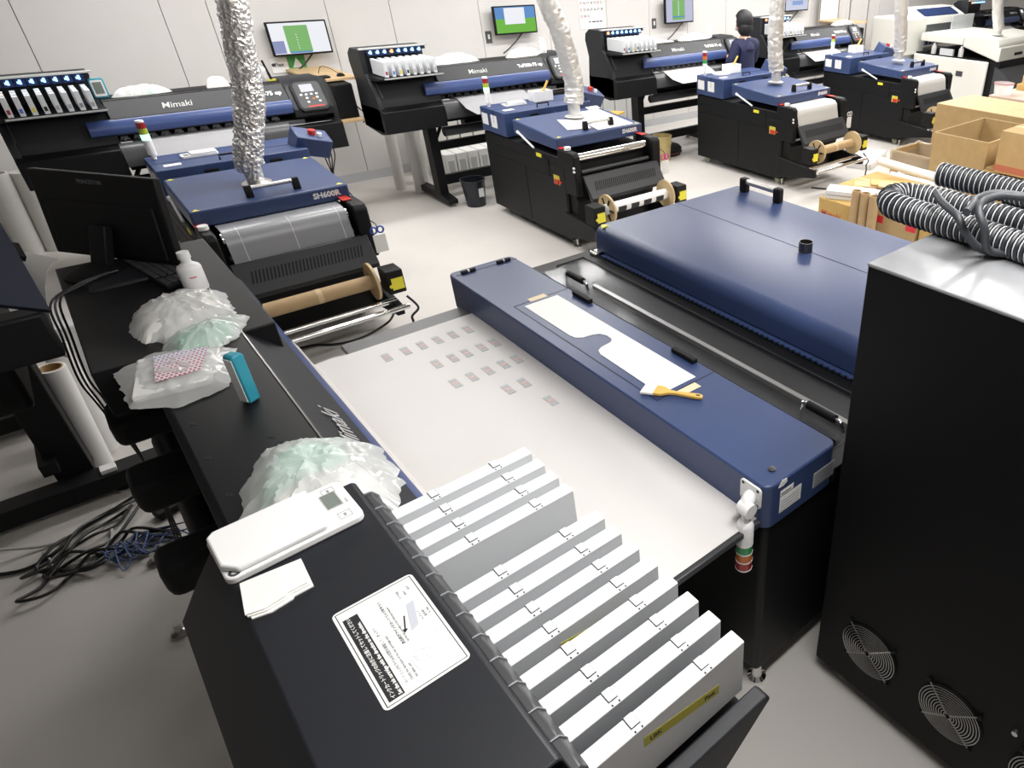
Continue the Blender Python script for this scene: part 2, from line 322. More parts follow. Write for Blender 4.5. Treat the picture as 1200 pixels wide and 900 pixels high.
# ------------------------------------------------------------------ wide format printers (front towards local -y, back at y = 0)
def PX(b, prof, x0, x1, m=0): return b.prism([(-d, z) for d, z in prof], x0, x1, 'x', m)
INKCOL = [(0.35, 0.03, 0.06), (0.08, 0.2, 0.6), (0.75, 0.65, 0.08), (0.02, 0.02, 0.02), (0.45, 0.45, 0.45), (0.45, 0.45, 0.45), (0.3, 0.3, 0.32), (0.4, 0.4, 0.4)]
def make_printer(loc, rz, W, label, cw, slots, pitch, cartlab, cgroup, x_first, model, cover_from, apron_x, display=True, film=None, backhouse=False, leg_at=(0.5, None), lit=True, tone=True):
    t = thing('wide_format_printer', label, 'printer', loc, rz)
    # stand
    xs = (leg_at[0], leg_at[1] if leg_at[1] else W - 0.45)
    for x in xs:
        b = B(x - 0.045, x + 0.045, -0.34, -0.20, 0.07, 0.80); b.out('leg', black, t, bevel=0.006)
        b = MB(); fb = 0.03 if backhouse else -0.22; PX(b, [(fb, 0.03), (fb, 0.085), (0.12, 0.10), (0.35, 0.10), (0.52, 0.075), (0.52, 0.03)], x - 0.05, x + 0.05); f = b.out('foot', black, t, bevel=0.008)
        for d in (-0.18, 0.48): MB().lathe([(0, 0), (0.032, 0), (0.032, 0.010), (0.012, 0.018), (0.012, 0.05), (0, 0.05)], (x, -d, 0)).out('leveler', steel, f)
    for z0, z1 in ((0.17, 0.27), (0.52, 0.60)): B(xs[0], xs[1], -0.30, -0.25, z0, z1).out('crossbar', black, t, bevel=0.005)
    for x in xs:
        MB().cyl((x + 0.05, -0.24, 0.60), (x + 0.17, -0.24, 0.80), 0.016).out('brace', black, t)
    # rear body and main cover
    x0, x1 = cover_from, W - 0.36
    b = MB(); PX(b, [(0.16 if backhouse else 0.10, 0.80), (0.10, 1.285), (0.115, 1.30), (0.35, 1.30), (0.365, 1.293), (0.30, 1.05), (0.40, 1.02), (0.40, 0.80)], x0, x1); b.out('body', black, t, bevel=0.004)
    b = MB(); PX(b, [(0.362, 1.296), (0.43, 1.228), (0.472, 1.185), (0.47, 1.07), (0.44, 1.06), (0.34, 1.20), (0.34, 1.294)], x0, x1); fc = b.out('front_cover', char, t, bevel=0.004)
    bx0 = cw - 0.15 if not backhouse else 0.5
    b = MB(); PX(b, [(0.465, 1.188), (0.492, 1.165), (0.503, 1.12), (0.500, 1.085), (0.470, 1.072)], bx0, x1 + 0.005); b.out('blue_bar', barblue, t, bevel=0.005)
    B(x0, x1, -0.3595, -0.3555, 1.299, 1.3015).out('hinge_seam', steel, t, smooth=False)
    # platen, levers and apron
    b = B(apron_x[0], W - 0.3, -0.50, -0.30, 0.98, 1.022); b.out('platen', dgrey, t, bevel=0.004)
    B(cw - 0.1, W - 0.4, -0.33, -0.29, 1.06, 1.12).out('carriage_rail', blackm, t)
    nl = max(6, int((apron_x[1] - apron_x[0]) / 0.085))
    for k in range(nl):
        x = apron_x[0] + 0.06 + k * (apron_x[1] - apron_x[0] - 0.12) / (nl - 1)
        b = MB(); b.box(x - 0.022, x + 0.022, -0.395, -0.36, 1.026, 1.05); b.box(x - 0.03, x - 0.018, -0.40, -0.375, 1.024, 1.034); b.box(x + 0.018, x + 0.03, -0.40, -0.375, 1.024, 1.034); b.box(x - 0.008, x + 0.008, -0.42, -0.39, 1.024, 1.036)
        b.out('pinch_lever', greyl if lit else dgrey, t, smooth=False)
    ap = [(0.46, 1.022), (0.50, 1.018), (0.535, 0.995), (0.56, 0.95), (0.565, 0.86), (0.545, 0.86), (0.54, 0.94), (0.52, 0.98), (0.46, 1.0)]
    b = MB(); PX(b, ap, apron_x[0], apron_x[1]); b.out('apron', dgrey, t, bevel=0.002)
    B(apron_x[0] + 0.02, apron_x[0] + 0.09, -0.50, -0.46, 1.022, 1.0235).out('warning_sticker', tape_y if False else paper, t, smooth=False)
    b = MB(); b.tube([(apron_x[0], -0.42, 0.72), (apron_x[1], -0.42, 0.72)], 0.045, 14, 1); b.out('paper_guide_tube', dgrey, t)
    # left lower housing and cartridge tower
    b = MB(); bd = 0.24 if backhouse else 0.02; PX(b, [(bd, 0.80), (bd, 1.0), (0.40, 1.02), (0.50, 1.01), (0.555, 0.99), (0.56, 0.80), (0.40, 0.77)], 0.0, apron_x[0] + 0.0); b.out('left_housing', black, t, bevel=0.008)
    b = MB(); PX(b, [(bd, 0.80), (bd, 0.95), (bd + 0.03, 1.2), (0.0, 1.37), (0.045 if backhouse else 0.015, 1.43 if backhouse else 1.44), (0.09, 1.49), (0.315, 1.49), (0.315, 1.30 if backhouse else 1.285), (0.655 if backhouse else 0.36, 1.30 if backhouse else 1.27), (0.665 if backhouse else 0.365, 1.285 if backhouse else 1.265), (0.47, 1.12), (0.50, 1.0), (0.50, 0.80)], 0, 0.030 if backhouse else 0.045); b.out('end_plate', char, t, bevel=0.004)
    b = MB(); PX(b, [(bd + 0.03, 1.0), (bd + 0.04, 1.2), (0.005, 1.365), (0.048 if backhouse else 0.025, 1.43), (0.09, 1.487), (0.093, 1.49), (0.312, 1.49), (0.318, 1.484), (0.318, 1.46), (0.24, 1.45), (0.24, 1.30), (0.36, 1.265), (0.44, 1.15), (0.46, 1.0)], 0.045, cw); tw = b.out('cartridge_tower', char, t, bevel=0.003)
    b = MB(); PX(b, [(0.20, 1.272), (0.60, 1.283), (0.625, 1.283), (0.625, 1.273), (0.60, 1.262), (0.30, 1.235)], 0.02, cw + 0.0); b.out('cartridge_shelf', black, t, bevel=0.002)
    if not backhouse:
        B(0.0, cw + 0.02, -0.335, -0.30, 1.488, 1.502).out('top_strip', greym, t, bevel=0.002)
        B(0.06, cw, -0.628, -0.622, 1.272, 1.284).out('shelf_lip', greym, t, smooth=False)
        MB().add([(0.046, -0.38, 1.262), (0.056, -0.38, 1.262), (0.056, -0.49, 1.10), (0.046, -0.49, 1.10), (0.046, -0.39, 1.272), (0.056, -0.39, 1.272), (0.056, -0.50, 1.11), (0.046, -0.50, 1.11)], [(0, 1, 2, 3), (4, 5, 6, 7), (0, 1, 5, 4), (2, 3, 7, 6), (0, 3, 7, 4), (1, 2, 6, 5)]).out('edge_trim', dgrey, t)
    # slot levers / lamps
    for i in range(13 if backhouse else 8):
        x = x_first + i * pitch
        if backhouse:
            b = MB(); PX(b, [(0.314, 1.470), (0.318, 1.481), (0.330, 1.480), (0.340, 1.466), (0.342, 1.44), (0.314, 1.44)], x - 0.0255, x + 0.0255); lv = b.out('slot_lever', dgrey, t, bevel=0.002); b = MB(); PX(b, [(0.314, 1.474), (0.318, 1.4835), (0.331, 1.482), (0.3415, 1.467), (0.343, 1.44), (0.314, 1.44)], x + 0.0245, x + 0.0262); b.out('rib', greyl, lv)
        else:
            b = MB(); PX(b, [(0.318, 1.445), (0.318, 1.478), (0.335, 1.478), (0.345, 1.455)], x - 0.006, x + 0.008); PX(b, [(0.318, 1.452), (0.318, 1.468), (0.335, 1.468), (0.340, 1.455)], x - 0.016, x - 0.006)
            b.out('slot_lamp', ledo if i in (0 if lit else 3,) else led, t); B(x - 0.028, x + 0.028, -0.325, -0.318, 1.435, 1.482).out('lamp_backing', M('deep_blue_backing', (0.004, 0.02, 0.09), 0.4), t, smooth=False)
            
    # right hand control housing
    b = MB(); PX(b, [(0.02, 0.80), (0.02, 1.27), (0.06, 1.31), (0.28, 1.315), (0.40, 1.27), (0.52, 1.10), (0.50, 1.04), (0.36, 1.04), (0.36, 0.80)], W - 0.36, W - 0.05); b.out('control_housing', char, t, bevel=0.008)
    b = MB(); PX(b, [(0.03, 0.80), (0.03, 1.25), (0.08, 1.29), (0.30, 1.29), (0.44, 1.10), (0.44, 0.80)], W - 0.05, W); b.out('right_end_plate', black, t, bevel=0.006)
    b = MB(); PX(b, [(0.36, 0.80), (0.36, 1.0), (0.50, 0.99), (0.545, 0.97), (0.55, 0.76), (0.40, 0.76)], apron_x[1], W - 0.02); b.out('right_housing', black, t, bevel=0.006)
    plate((W - 0.50, -0.52, 0.9895), (1, 0, 0), (0, 1, -0.07), 0.40, 0.035, paper, 'caution_sticker', t, 0.001)
    if display:
        o = Vector((W - 0.325, -0.530, 1.10)); up = Vector((0, 0.13, 0.185)).normalized(); rt = Vector((1, 0, 0)); nn = rt.cross(up)
        pp = MB(); pr = [(0.03, -0.02), (0.22, -0.02), (0.26, 0.02), (0.26, 0.20), (0.22, 0.25), (0.03, 0.25), (0, 0.21), (0, 0.02)]
        vs = [o + rt * x + up * y - nn * 0.03 for x, y in pr] + [o + rt * x + up * y + nn * 0.012 for x, y in pr]; q = len(pr)
        pp.add(vs, [tuple(range(q)), tuple(range(q, 2 * q))] + [(i, (i + 1) % q, q + (i + 1) % q, q + i) for i in range(q)])
        cp = pp.out('control_panel', black, t, bevel=0.006)
        oo = o + nn * 0.0125
        plate(oo + rt * 0.025 + up * 0.005, rt, up, 0.205, 0.225, dgrey, 'bezel', cp, 0.001, 0.03)
        plate(oo + rt * 0.07 + up * 0.145 + nn * 0.0012, rt, up, 0.10, 0.065, scr_w, 'display', cp, 0.001)
        for bx, by, mm in ((0.05, 0.115, white), (0.09, 0.115, white), (0.13, 0.115, white), (0.17, 0.115, white), (0.085, 0.085, white), (0.135, 0.075, orange), (0.165, 0.085, white), (0.085, 0.05, white), (0.175, 0.05, steel)):
            plate(oo + rt * bx + up * by + nn * 0.0012, rt, up, 0.018, 0.014, mm, 'button', cp, 0.002)
        plate(oo + rt * 0.08 + up * 0.012 + nn * 0.0012, rt, up, 0.12, 0.012, red, 'red_strip', cp, 0.001)
    # lettering on the sloping front cover
    su = Vector((0, 0.67, 0.742)).normalized()
    def on(x, k): p0 = Vector((x, -0.472, 1.185)); return p0 + su * k + Vector((1, 0, 0)).cross(su) * 0.0015
    text('Mimaki', 0.085 if backhouse else 0.068, on(cw + (0.45 if backhouse else 0.33), 0.045), (1, 0, 0), su, greym, 'lettering', t, bold=0.0004, shear=0.15)
    if model: text(model, 0.050, on(W - 0.40 - len(model) * 0.0232, 0.055), (1, 0, 0), su, white, 'lettering', t, bold=0.0012)
    # rear media roll
    MB().cyl((max(apron_x[0] + 0.2, W - 1.2), -0.06, 0.70), (apron_x[1], -0.06, 0.70), 0.05, n=20).out('media_roll', black, t)
    # film
    if film:
        xa, xb, prof = film
        b = MB(); b.sheet([(-d, z) for d, z in prof], xa, xb, 'x', 0.0012); b.out('film', filmw if (backhouse or tone) else M('clear_grey_film', (0.36, 0.36, 0.37), 0.3), t)
        if not backhouse:
            for q in (0.07, 0.5, 0.93): B(xa + (xb - xa) * q - 0.002, xa + (xb - xa) * q + 0.002, -prof[2][0], -prof[1][0], prof[2][1], prof[1][1] + 0.002).out('film_line', paper, t, smooth=False) if False else None
    # cartridges: things of their own
    global CART
    for k, i in enumerate(slots):
        src = CART if CART else make_cartridge('ink_cartridge')
        c = src if not CART else copytree(CART)
        CART = src
        M4 = Matrix.Translation(loc) @ Matrix.Rotation(rz, 4, 'Z')
        p = M4 @ Vector((x_first + i * pitch, -0.632, 1.3035)); 
        if not backhouse: p = M4 @ Vector((x_first + i * pitch, -0.615, 1.290))
        c.location = p; c.rotation_euler = (0, 0, rz)
        tag(c, cartlab(k, i), 'ink cartridge', cgroup)
        if not backhouse:
            dm = M('ink_dot_%d' % (i % 8), INKCOL[i % 8], 0.5)
            plate((-0.0085, -0.0002, 0.02), (1, 0, 0), (0, 0, 1), 0.017, 0.028, dm, 'colour_label', c, 0.0008)
            if k == 0: pass
    return t
nth = ['first', 'second', 'third', 'fourth', 'fifth', 'sixth', 'seventh', 'eighth']
# foreground printer, its front towards the long film dryer
FG = make_printer((-0.13, 0.42, 0), R(90), 2.95,
    'large black foreground printer holding a row of cartridges, white film coming out', 0.745, [0, 1, 2, 3, 4, 5, 6, 7, 9, 10, 11, 12], 0.0525,
    lambda k, i: ('ink cartridge with a yellow handwritten tape, nearest in the foreground row' if k == 0 else
                  ('pale ink cartridge in the foreground group of eight, %s from the near end' % nth[i]) if i < 8 else
                  ('pale ink cartridge in the foreground group of four, %s counting from the gap' % nth[i - 9])),
    'ink cartridges in the foreground printer', 0.05, '', 0.745, (0.60, 2.55), display=False, backhouse=True, leg_at=(2.3, 2.80),
    film=(0.60, 2.45, [(0.45, 1.0235), (0.50, 1.022), (0.540, 0.998), (0.565, 0.95), (0.575, 0.875), (0.60, 0.853), (0.66, 0.857), (0.72, 0.850), (1.30, 0.8495)]))
filmprof = [(0.40, 1.0235), (0.50, 1.0225), (0.60, 0.985), (0.68, 0.955), (0.80, 0.935)]
def film_to(d): return [(0.40, 1.0235), (0.50, 1.0225), (0.58, 0.99), (min(0.66, d - 0.03), 0.957), (d, 0.935)]
names = ['leftmost wall', 'second wall', 'third wall', 'fourth wall']
WP = [(-0.20, 7.30), (2.28, 7.32), (4.86, 7.30), (7.45, 7.30)]
desc = ['black wall printer at far left with lit blue cartridge lamps', 'black wall printer second from the left, left of the person',
        'black wall printer the person in navy is working at', 'black wall printer right of the person, below the rightmost wall screen']
PR = []
for n, (x, y) in enumerate(WP):
    xf = (0.62 + 0.12, 0.62 + 0.12 + 0.75)
    PR.append(make_printer((x, y, 0), 0, 2.15, desc[n], 0.60, list(range(8)), 0.063,
        (lambda n: lambda k, i: 'slim ink cartridge in the %s printer, %s from the left' % (names[n], nth[k]))(n), 'ink cartridges in the %s printer' % names[n], 0.095,
        'TxF300-75 ep', 0.60, (0.58, 1.72), film=(0.74, 1.46, film_to((1.005, 0.885, 0.845, 0.705)[n])), lit=(n != 1), tone=(n > 1)))

# ------------------------------------------------------------------ compact film dryers standing before the wall printers
def stack_light(root, base, tiers, h0=0.10, r=0.026, up=True):
    s = MB(); x, y, z = base
    s.cyl((x, y, z), (x, y, z + 0.03), r * 0.55, n=14); s.lathe([(0, 0.03), (r, 0.03), (r, 0.03 + h0), (0, 0.03 + h0)], base); g = s.out('stack_light', white, root)
    zz = z + 0.03 + h0
    for nm, m in tiers:
        MB().lathe([(0, 0), (r, 0), (r, 0.038), (0, 0.038)], (x, y, zz)).out('%s_lens' % nm, m, g); zz += 0.039
    MB().lathe([(0, 0), (r, 0), (r * 0.95, 0.012), (0, 0.016)], (x, y, zz)).out('cap', white, g)
    return g
def make_dryer(loc, label, lamps, filmc, takeup, papers=False, struts=True):
    t = thing('film_dryer', label, 'dryer', (*loc, 0))
    for x in (0.10, 0.76):
        for y in (0.12, 1.28):
            g = MB(); g.cyl((x - 0.014, y, 0.036), (x + 0.014, y, 0.036), 0.036, n=16); g.box(x - 0.02, x + 0.02, y - 0.02, y + 0.02, 0.055, 0.085); g.out('caster', M('caster_green', (0.45, 0.52, 0.35), 0.4), t)
    MB().lathe([(0, 0), (0.03, 0), (0.03, 0.012), (0.01, 0.02), (0.01, 0.09), (0, 0.09)], (0.06, 0.02, 0)).out('leveler', steel, t)
    B(0.0, 0.86, 0.0, 1.38, 0.075, 0.79).out('body', black, t, bevel=0.008)
    for ya, yb, za, zb in ((0.02, 0.66, 0.10, 0.60), (0.67, 1.36, 0.10, 0.60), (0.02, 1.36, 0.612, 0.70)):
        B(-0.004, 0.003, ya, yb, za, zb).out('side_panel', black, t, bevel=0.002)
    MB().prism([(-0.15, 0.50), (-0.15, 0.835), (-0.12, 0.865), (0.08, 0.865), (0.10, 0.84), (0.10, 0.50)], -0.002, 0.062, 'x').out('end_post', black, t, bevel=0.012)
    MB().prism([(-0.15, 0.50), (-0.15, 0.835), (-0.12, 0.865), (0.08, 0.865), (0.10, 0.84), (0.10, 0.50)], 0.82, 0.91, 'x').out('end_post', black, t, bevel=0.012)
    MB().prism([(-0.12, 0.45), (-0.02, 0.62), (-0.02, 0.78), (0.02, 0.78), (0.02, 0.10), (-0.02, 0.10)], 0.02, 0.84, 'x').out('front_recess', blackm, t)
    # side details: dark latch recess, yellow sticker, isolator switch
    B(-0.008, 0, 0.25, 0.32, 0.60, 0.74).out('latch_recess', blackm, t); B(-0.006, 0, 0.36, 0.44, 0.735, 0.765).out('warning_sticker', yel, t, smooth=False)
    s = MB().box(-0.006, 0, 0.10, 0.19, 0.55, 0.63).out('isolator_switch', tape_y, t); MB().box(-0.016, -0.005, 0.11, 0.17, 0.555, 0.595).box(-0.014, -0.005, 0.06, 0.10, 0.575, 0.59).out('knob', red, s)
    for k in range(3): MB().cyl((-0.012, -0.15 + 0.0, 0.72 + 0.03 * k), (-0.012, -0.16, 0.72 + 0.03 * k + 0.001), 0.01, n=8).out('bolt', white, t) if k < 2 else None
    # powder hopper box at the rear with handles, latches and stickers
    h = B(-0.005, 0.925, 0.93, 1.385, 0.80, 1.01).out('hopper_box', navy, t, bevel=0.006)
    B(-0.007, 0.927, 1.135, 1.139, 0.90, 1.0112).out('lid_seam', blackm, h, smooth=False)
    for x in (0.30, 0.70): B(x - 0.04, x + 0.04, 0.918, 0.932, 0.945, 0.975).out('latch', blackm, h, bevel=0.003)
    MB().cyl((0.52, 0.915, 0.945), (0.52, 0.932, 0.945), 0.016).out('lock', chrome, h)
    b = MB(); b.tube([(0.38, 1.0, 1.01), (0.38, 1.0, 1.04), (0.50, 1.0, 1.04), (0.50, 1.0, 1.01)], 0.007, 8, 1); b.out('handle', blackm, h)
    plate((-0.0055, 1.36, 0.86), (0, -1, 0), (0, 0, 1), 0.11, 0.10, paper, 'label_plate', h); plate((-0.0055, 1.19, 0.855), (0, -1, 0), (0, 0, 1), 0.11, 0.11, paper, 'label_plate', h)
    plate((0.06, 1.02, 1.0105), (1, 0, 0), (0, 1, 0), 0.10, 0.06, paper, 'top_label', h)
    stack_light(t, (0.05, 1.30, 1.01), lamps)
    # tilted control box on an arm at the right
    cb = MB().obox((0.98, 1.05, 1.02), (0.11, -0.02, -0.03), (0.0, 0.07, 0.03), (0.02, -0.025, 0.065)).out('control_box', navy, t, bevel=0.008)
    MB().cyl((0.90, 1.05, 0.90), (0.97, 1.05, 0.98), 0.02).out('control_arm', blackm, t)
    MB().cyl((1.0, 1.03, 1.08), (1.005, 1.024, 1.115), 0.026).out('emergency_button', red, cb); MB().cyl((1.04, 1.0, 1.065), (1.045, 0.995, 1.09), 0.016).out('start_button', white, cb)
    # oven lid
    l = MB().prism([(0.085, 0.845), (0.085, 0.945), (0.80, 0.985), (0.80, 0.855)], 0.0, 0.895, 'x').out('oven_lid', navy, t, bevel=0.012)
    for x, y in ((0.02, 0.10), (0.83, 0.10), (0.02, 0.76), (0.83, 0.76)):
        z = 0.945 + (y - 0.085) / 0.715 * 0.04; MB().add([(x, y, z + 0.001), (x + 0.04, y, z + 0.001), (x + 0.02, y + 0.03, z + 0.0027), (x, y, z - 0.002), (x + 0.04, y, z - 0.002), (x + 0.02, y + 0.03, z - 0.002)], [(0, 1, 2), (5, 4, 3), (0, 3, 4, 1), (1, 4, 5, 2), (2, 5, 3, 0)]).out('corner_sticker', yel, l, smooth=False)
    hd = MB().cyl((0.36, 0.17, 1.005), (0.60, 0.17, 1.005), 0.014).out('handle', steel, t)
    for x in (0.345, 0.615):
        s = 1 if x > 0.5 else -1
        MB().prism([(0.15, 0.945), (0.15, 0.985), (0.158, 1.022), (0.182, 1.022), (0.19, 0.985), (0.19, 0.945)], x - 0.02, x + 0.02, 'x').out('bracket', blackm, hd, bevel=0.004)
    text('SH600R', 0.05, (0.67, 0.083, 0.885), (1, 0, 0), (0, 0, 1), white, 'lettering', t, bold=0.002)
    B(0.81, 0.865, -0.02, 0.09, 0.868, 0.872).out('red_edge', red, t); B(0.0, 0.06, 0.03, 0.09, 0.868, 0.872).out('red_edge', red, t)
    MB().cyl((0.03, -0.02, 0.868), (0.03, -0.02, 0.892), 0.028).out('white_knob', white, t)
    if struts:
        MB().cyl((-0.006, 0.70, 0.885), (-0.008, 0.46, 0.80), 0.009, n=10).cyl((-0.006, 0.72, 0.892), (-0.006, 0.69, 0.88), 0.014, n=10).out('gas_strut', white, t)
    # front: film over its roller, vent panel and take-up
    MB().cyl((0.09, -0.06, 0.80), (0.80, -0.06, 0.80), 0.035, n=20).out('roller', chrome, t)
    MB().cyl((0.09, -0.10, 0.69), (0.80, -0.10, 0.69), 0.016, n=14).out('rod', dgrey, t)
    if filmc:
        b = MB(); pr = [(0.09, 0.845), (-0.02, 0.848), (-0.075, 0.838), (-0.105, 0.81), (-0.115, 0.76), (-0.15, 0.62)]
        b.sheet(pr, 0.10, 0.79, 'x', 0.002); b.sheet([(-0.10, 0.52), (-0.06, 0.40), (-0.05, 0.25)], 0.10, 0.79, 'x', 0.002); fm = b.out('film', filmc, t)
        for x in (0.18, 0.46, 0.74): MB().sheet([(p[0] - 0.0008, p[1] + 0.0012) for p in pr[1:]], x - 0.0015, x + 0.0015, 'x', 0.001).out('film_line', paper, fm, smooth=False)
    vp = MB().prism([(-0.13, 0.665), (-0.155, 0.665), (-0.27, 0.50), (-0.265, 0.47), (-0.24, 0.47)], 0.07, 0.86, 'x').out('vent_panel', M('vent_grey', (0.022, 0.0235, 0.027), 0.42), t, bevel=0.004)
    b = MB(); ud = Vector((0, -0.115, -0.165)).normalized(); o = Vector((0, -0.1563, 0.6635)); nn = Vector((0, -0.165, 0.115)).normalized()
    for k in range(32):
        c = o + ud * 0.095 + Vector((0.15 + k * 0.0205, 0, 0)) - nn * 0.0005
        b.obox(c, (0.0052, 0, 0), ud * 0.038 + Vector((-0.009, 0, 0)), nn * 0.0012)
    b.out('vent_slots', blackm, vp, smooth=False, kind='stuff')
    if takeup:
        zc, yc = 0.44, -0.40
        for x in (-0.02, 0.82):
            MB().prism([(0.05, 0.10), (0.05, 0.33), (-0.30, 0.30), (-0.50, 0.27), (-0.50, 0.20), (-0.25, 0.16)], x, x + 0.05, 'x').out('take_up_arm', black, t, bevel=0.006)
            a = -0.02 if x < 0.5 else 0.02
            m = B(x - 0.03 + a, x + 0.08 + a, yc - 0.09, yc + 0.05, zc - 0.09, zc + 0.07).out('motor_box', blackm, t, bevel=0.008)
            B(x - 0.005 + a, x + 0.07 + a, yc - 0.094, yc - 0.089, zc - 0.06, zc + 0.02).out('yellow_sticker', yel, m, smooth=False)
            if x > 0.5: B(x + 0.079 + a, x + 0.082 + a, yc - 0.07, yc + 0.0, zc - 0.05, zc + 0.03).out('yellow_sticker', yel, m, smooth=False)
            MB().cyl((x - 0.012 + a, yc - 0.092, zc - 0.03), (x - 0.012 + a, yc - 0.097, zc - 0.03), 0.012).out('yellow_knob', yel, m)
        MB().cyl((0.0, yc - 0.12, 0.26), (0.90, yc - 0.12, 0.26), 0.018, n=16).out('rod', chrome, t); MB().cyl((0.0, yc - 0.02, 0.28), (0.86, yc - 0.02, 0.28), 0.018, n=16).out('rod', chrome, t)
        tk = MB().cyl((0.09, yc, zc), (0.78, yc, zc), 0.046, n=24).out('take_up_core', core, t)
        if takeup == 'white':
            tk.data.materials[0] = paper
            for k in range(4):
                x = 0.20 + k * 0.135; b = MB(); n = 14
                b.sheet([(yc + 0.0475 * math.cos(R(a)), zc + 0.0475 * math.sin(R(a))) for a in range(255, 164, -15)], x, x + 0.085, 'x', 0.0008); b.out('dark_print', ink, tk, smooth=False)
        else: MB().cyl((0.41, yc, zc), (0.44, yc, zc), 0.0468, n=24).out('tape', carte, tk)
        for x in (0.12, 0.75):
            if takeup == 'bare' and x < 0.5: continue
            d = MB().lathe([(0.047, -0.008), (0.122, -0.008), (0.122, 0.008), (0.047, 0.008), (0.047, -0.008)], (x, yc, zc), (1, 0, 0), 28).out('flange', flange, tk)
            b = MB(); s = -1 if x < 0.5 else 1
            for a in range(6): b.obox((x + s * 0.012, yc + 0.05 * math.cos(R(a * 60)), zc + 0.05 * math.sin(R(a * 60))), (0.003, 0, 0), (0, 0.05 * math.cos(R(a * 60)), 0.05 * math.sin(R(a * 60))), (0, -0.006 * math.sin(R(a * 60)), 0.006 * math.cos(R(a * 60))))
            if x < 0.5: b.out('spider', blackm, tk, smooth=False)
        b = MB(); b.tube([(0.92, yc - 0.05, 0.30), (0.96, yc - 0.10, 0.22), (0.90, yc - 0.12, 0.18), (0.88, yc - 0.14, 0.12), (0.7, yc - 0.22, 0.02), (0.4, yc - 0.16, 0.012), (0.2, yc + 0.1, 0.012)], 0.008, 8); b.out('cable', cable_k, t)
    return t
L1 = [('green', green_on), ('lime', lime_l), ('red', redl)]; L3 = [('green', greenl), ('orange', orange), ('red', redl)]
D1 = make_dryer((0.455, 4.90), 'navy and black film dryer at the left, foil duct shining beside its handle', L1, filmg, 'bare')
D2 = make_dryer((3.05, 5.04), 'navy film dryer with paper sheets on its lid and a white striped roll in front', L1, None, 'white')
D3 = make_dryer((5.81, 5.06), 'navy film dryer with an empty brown core between two round flanges', L3, M('pale_film', (0.62, 0.62, 0.61), 0.4), 'core')
D4 = make_dryer((8.38, 5.20), 'navy film dryer farthest right, partly behind the cardboard boxes', L1, M('pale_film', (0.62, 0.62, 0.61), 0.4), 'core')
# sheets lying on the second dryer
def sheet_on(name, pts, mat, label, cat, group=None, t=0.002):
    b = MB(); n = len(pts); b.add(list(pts) + [(p[0], p[1], p[2] + t) for p in pts], [tuple(range(n))[::-1], tuple(range(n, 2 * n))] + [(i, (i + 1) % n, n + (i + 1) % n, n + i) for i in range(n)])
    return b.out(name, mat, smooth=False, label=label, cat=cat, group=group)
def lidz(y, y0): return 0.9465 + (y - y0 - 0.085) / 0.715 * 0.04
for pts, lb in (([(3.48, 5.14), (3.86, 5.14), (3.89, 5.72), (3.56, 5.72)], 'large white sheet at the right of the lid with the striped roll'),
                ([(3.26, 5.28), (3.46, 5.22), (3.56, 5.50), (3.36, 5.60)], 'white sheet below the pale duct, under the lid handle'),
                ([(3.80, 5.74), (3.93, 5.74), (3.95, 5.83), (3.82, 5.83)], 'small white sheet at the rear right corner of the second dryer lid')):
    sheet_on('paper_sheet', [(x, y, lidz(y, 5.04) + 0.0015) for x, y in pts], paper, lb, 'paper', 'papers on the second dryer')
sheet_on('orange_board', [(3.98, 5.62, 0.90), (4.22, 5.75, 0.90), (4.15, 5.86, 0.90), (3.96, 5.74, 0.90)], M('orange_board', (0.62, 0.32, 0.05), 0.5), 'orange flat board sticking out beside the second dryer', 'board', t=0.012)

# exhaust ducts
def duct(name, pts, r, mat, label, base, seed):
    t = thing(name, label, 'duct', base)
    P = [Vector(p) - Vector(base) for p in pts]
    b = MB(); b.tube(P, r, 30, 26); o = b.out('foil_hose', mat, t)
    me = o.data
    for v in me.vertices:
        p = Vector(v.co); n = noise.noise(p * 26 + Vector((seed, 0, 0))) * 0.008 + noise.noise(Vector((p.x * 40, p.y * 40, p.z * 75 + seed))) * 0.009 + noise.noise(p * 9) * 0.006
        v.co = p + Vector(v.normal) * n
    e = P[-1]; MB().lathe([(0, -0.02), (0.052, -0.02), (0.055, 0.08), (0.05, 0.1), (0, 0.1)], e - Vector((0, 0, 0.08)), n=22).out('neck', mat, t)
    MB().lathe([(0, 0), (0.085, 0), (0.09, 0.004), (0.07, 0.012), (0.055, 0.018), (0, 0.02)], e - Vector((0, 0, 0.115)), n=24).out('collar', greym if mat is foilp else steel, t)
    return t
duct('exhaust_duct', [(1.12, 5.36, 2.93), (1.11, 5.36, 2.4), (1.10, 5.36, 2.0), (1.06, 5.36, 1.75), (1.03, 5.36, 1.5), (0.97, 5.35, 1.3), (0.905, 5.34, 1.12), (0.905, 5.34, 1.075)], 0.083, foil, 'shiny crumpled foil duct rising from the leftmost dryer', (0.905, 5.34, 0.973), 1)
duct('exhaust_duct', [(3.30, 5.58, 2.93), (3.34, 5.58, 2.3), (3.37, 5.58, 1.95), (3.47, 5.58, 1.7), (3.53, 5.58, 1.45), (3.56, 5.58, 1.25), (3.53, 5.57, 1.10)], 0.083, foilp, 'pale foil duct rising from the dryer with papers on its lid', (3.53, 5.57, 0.985), 2)
duct('exhaust_duct', [(6.26, 5.6, 2.93), (6.24, 5.6, 2.2), (6.23, 5.6, 1.8), (6.22, 5.6, 1.4), (6.24, 5.58, 1.11)], 0.083, foilp, 'pale foil duct just right of the person in navy', (6.24, 5.58, 0.985), 3)
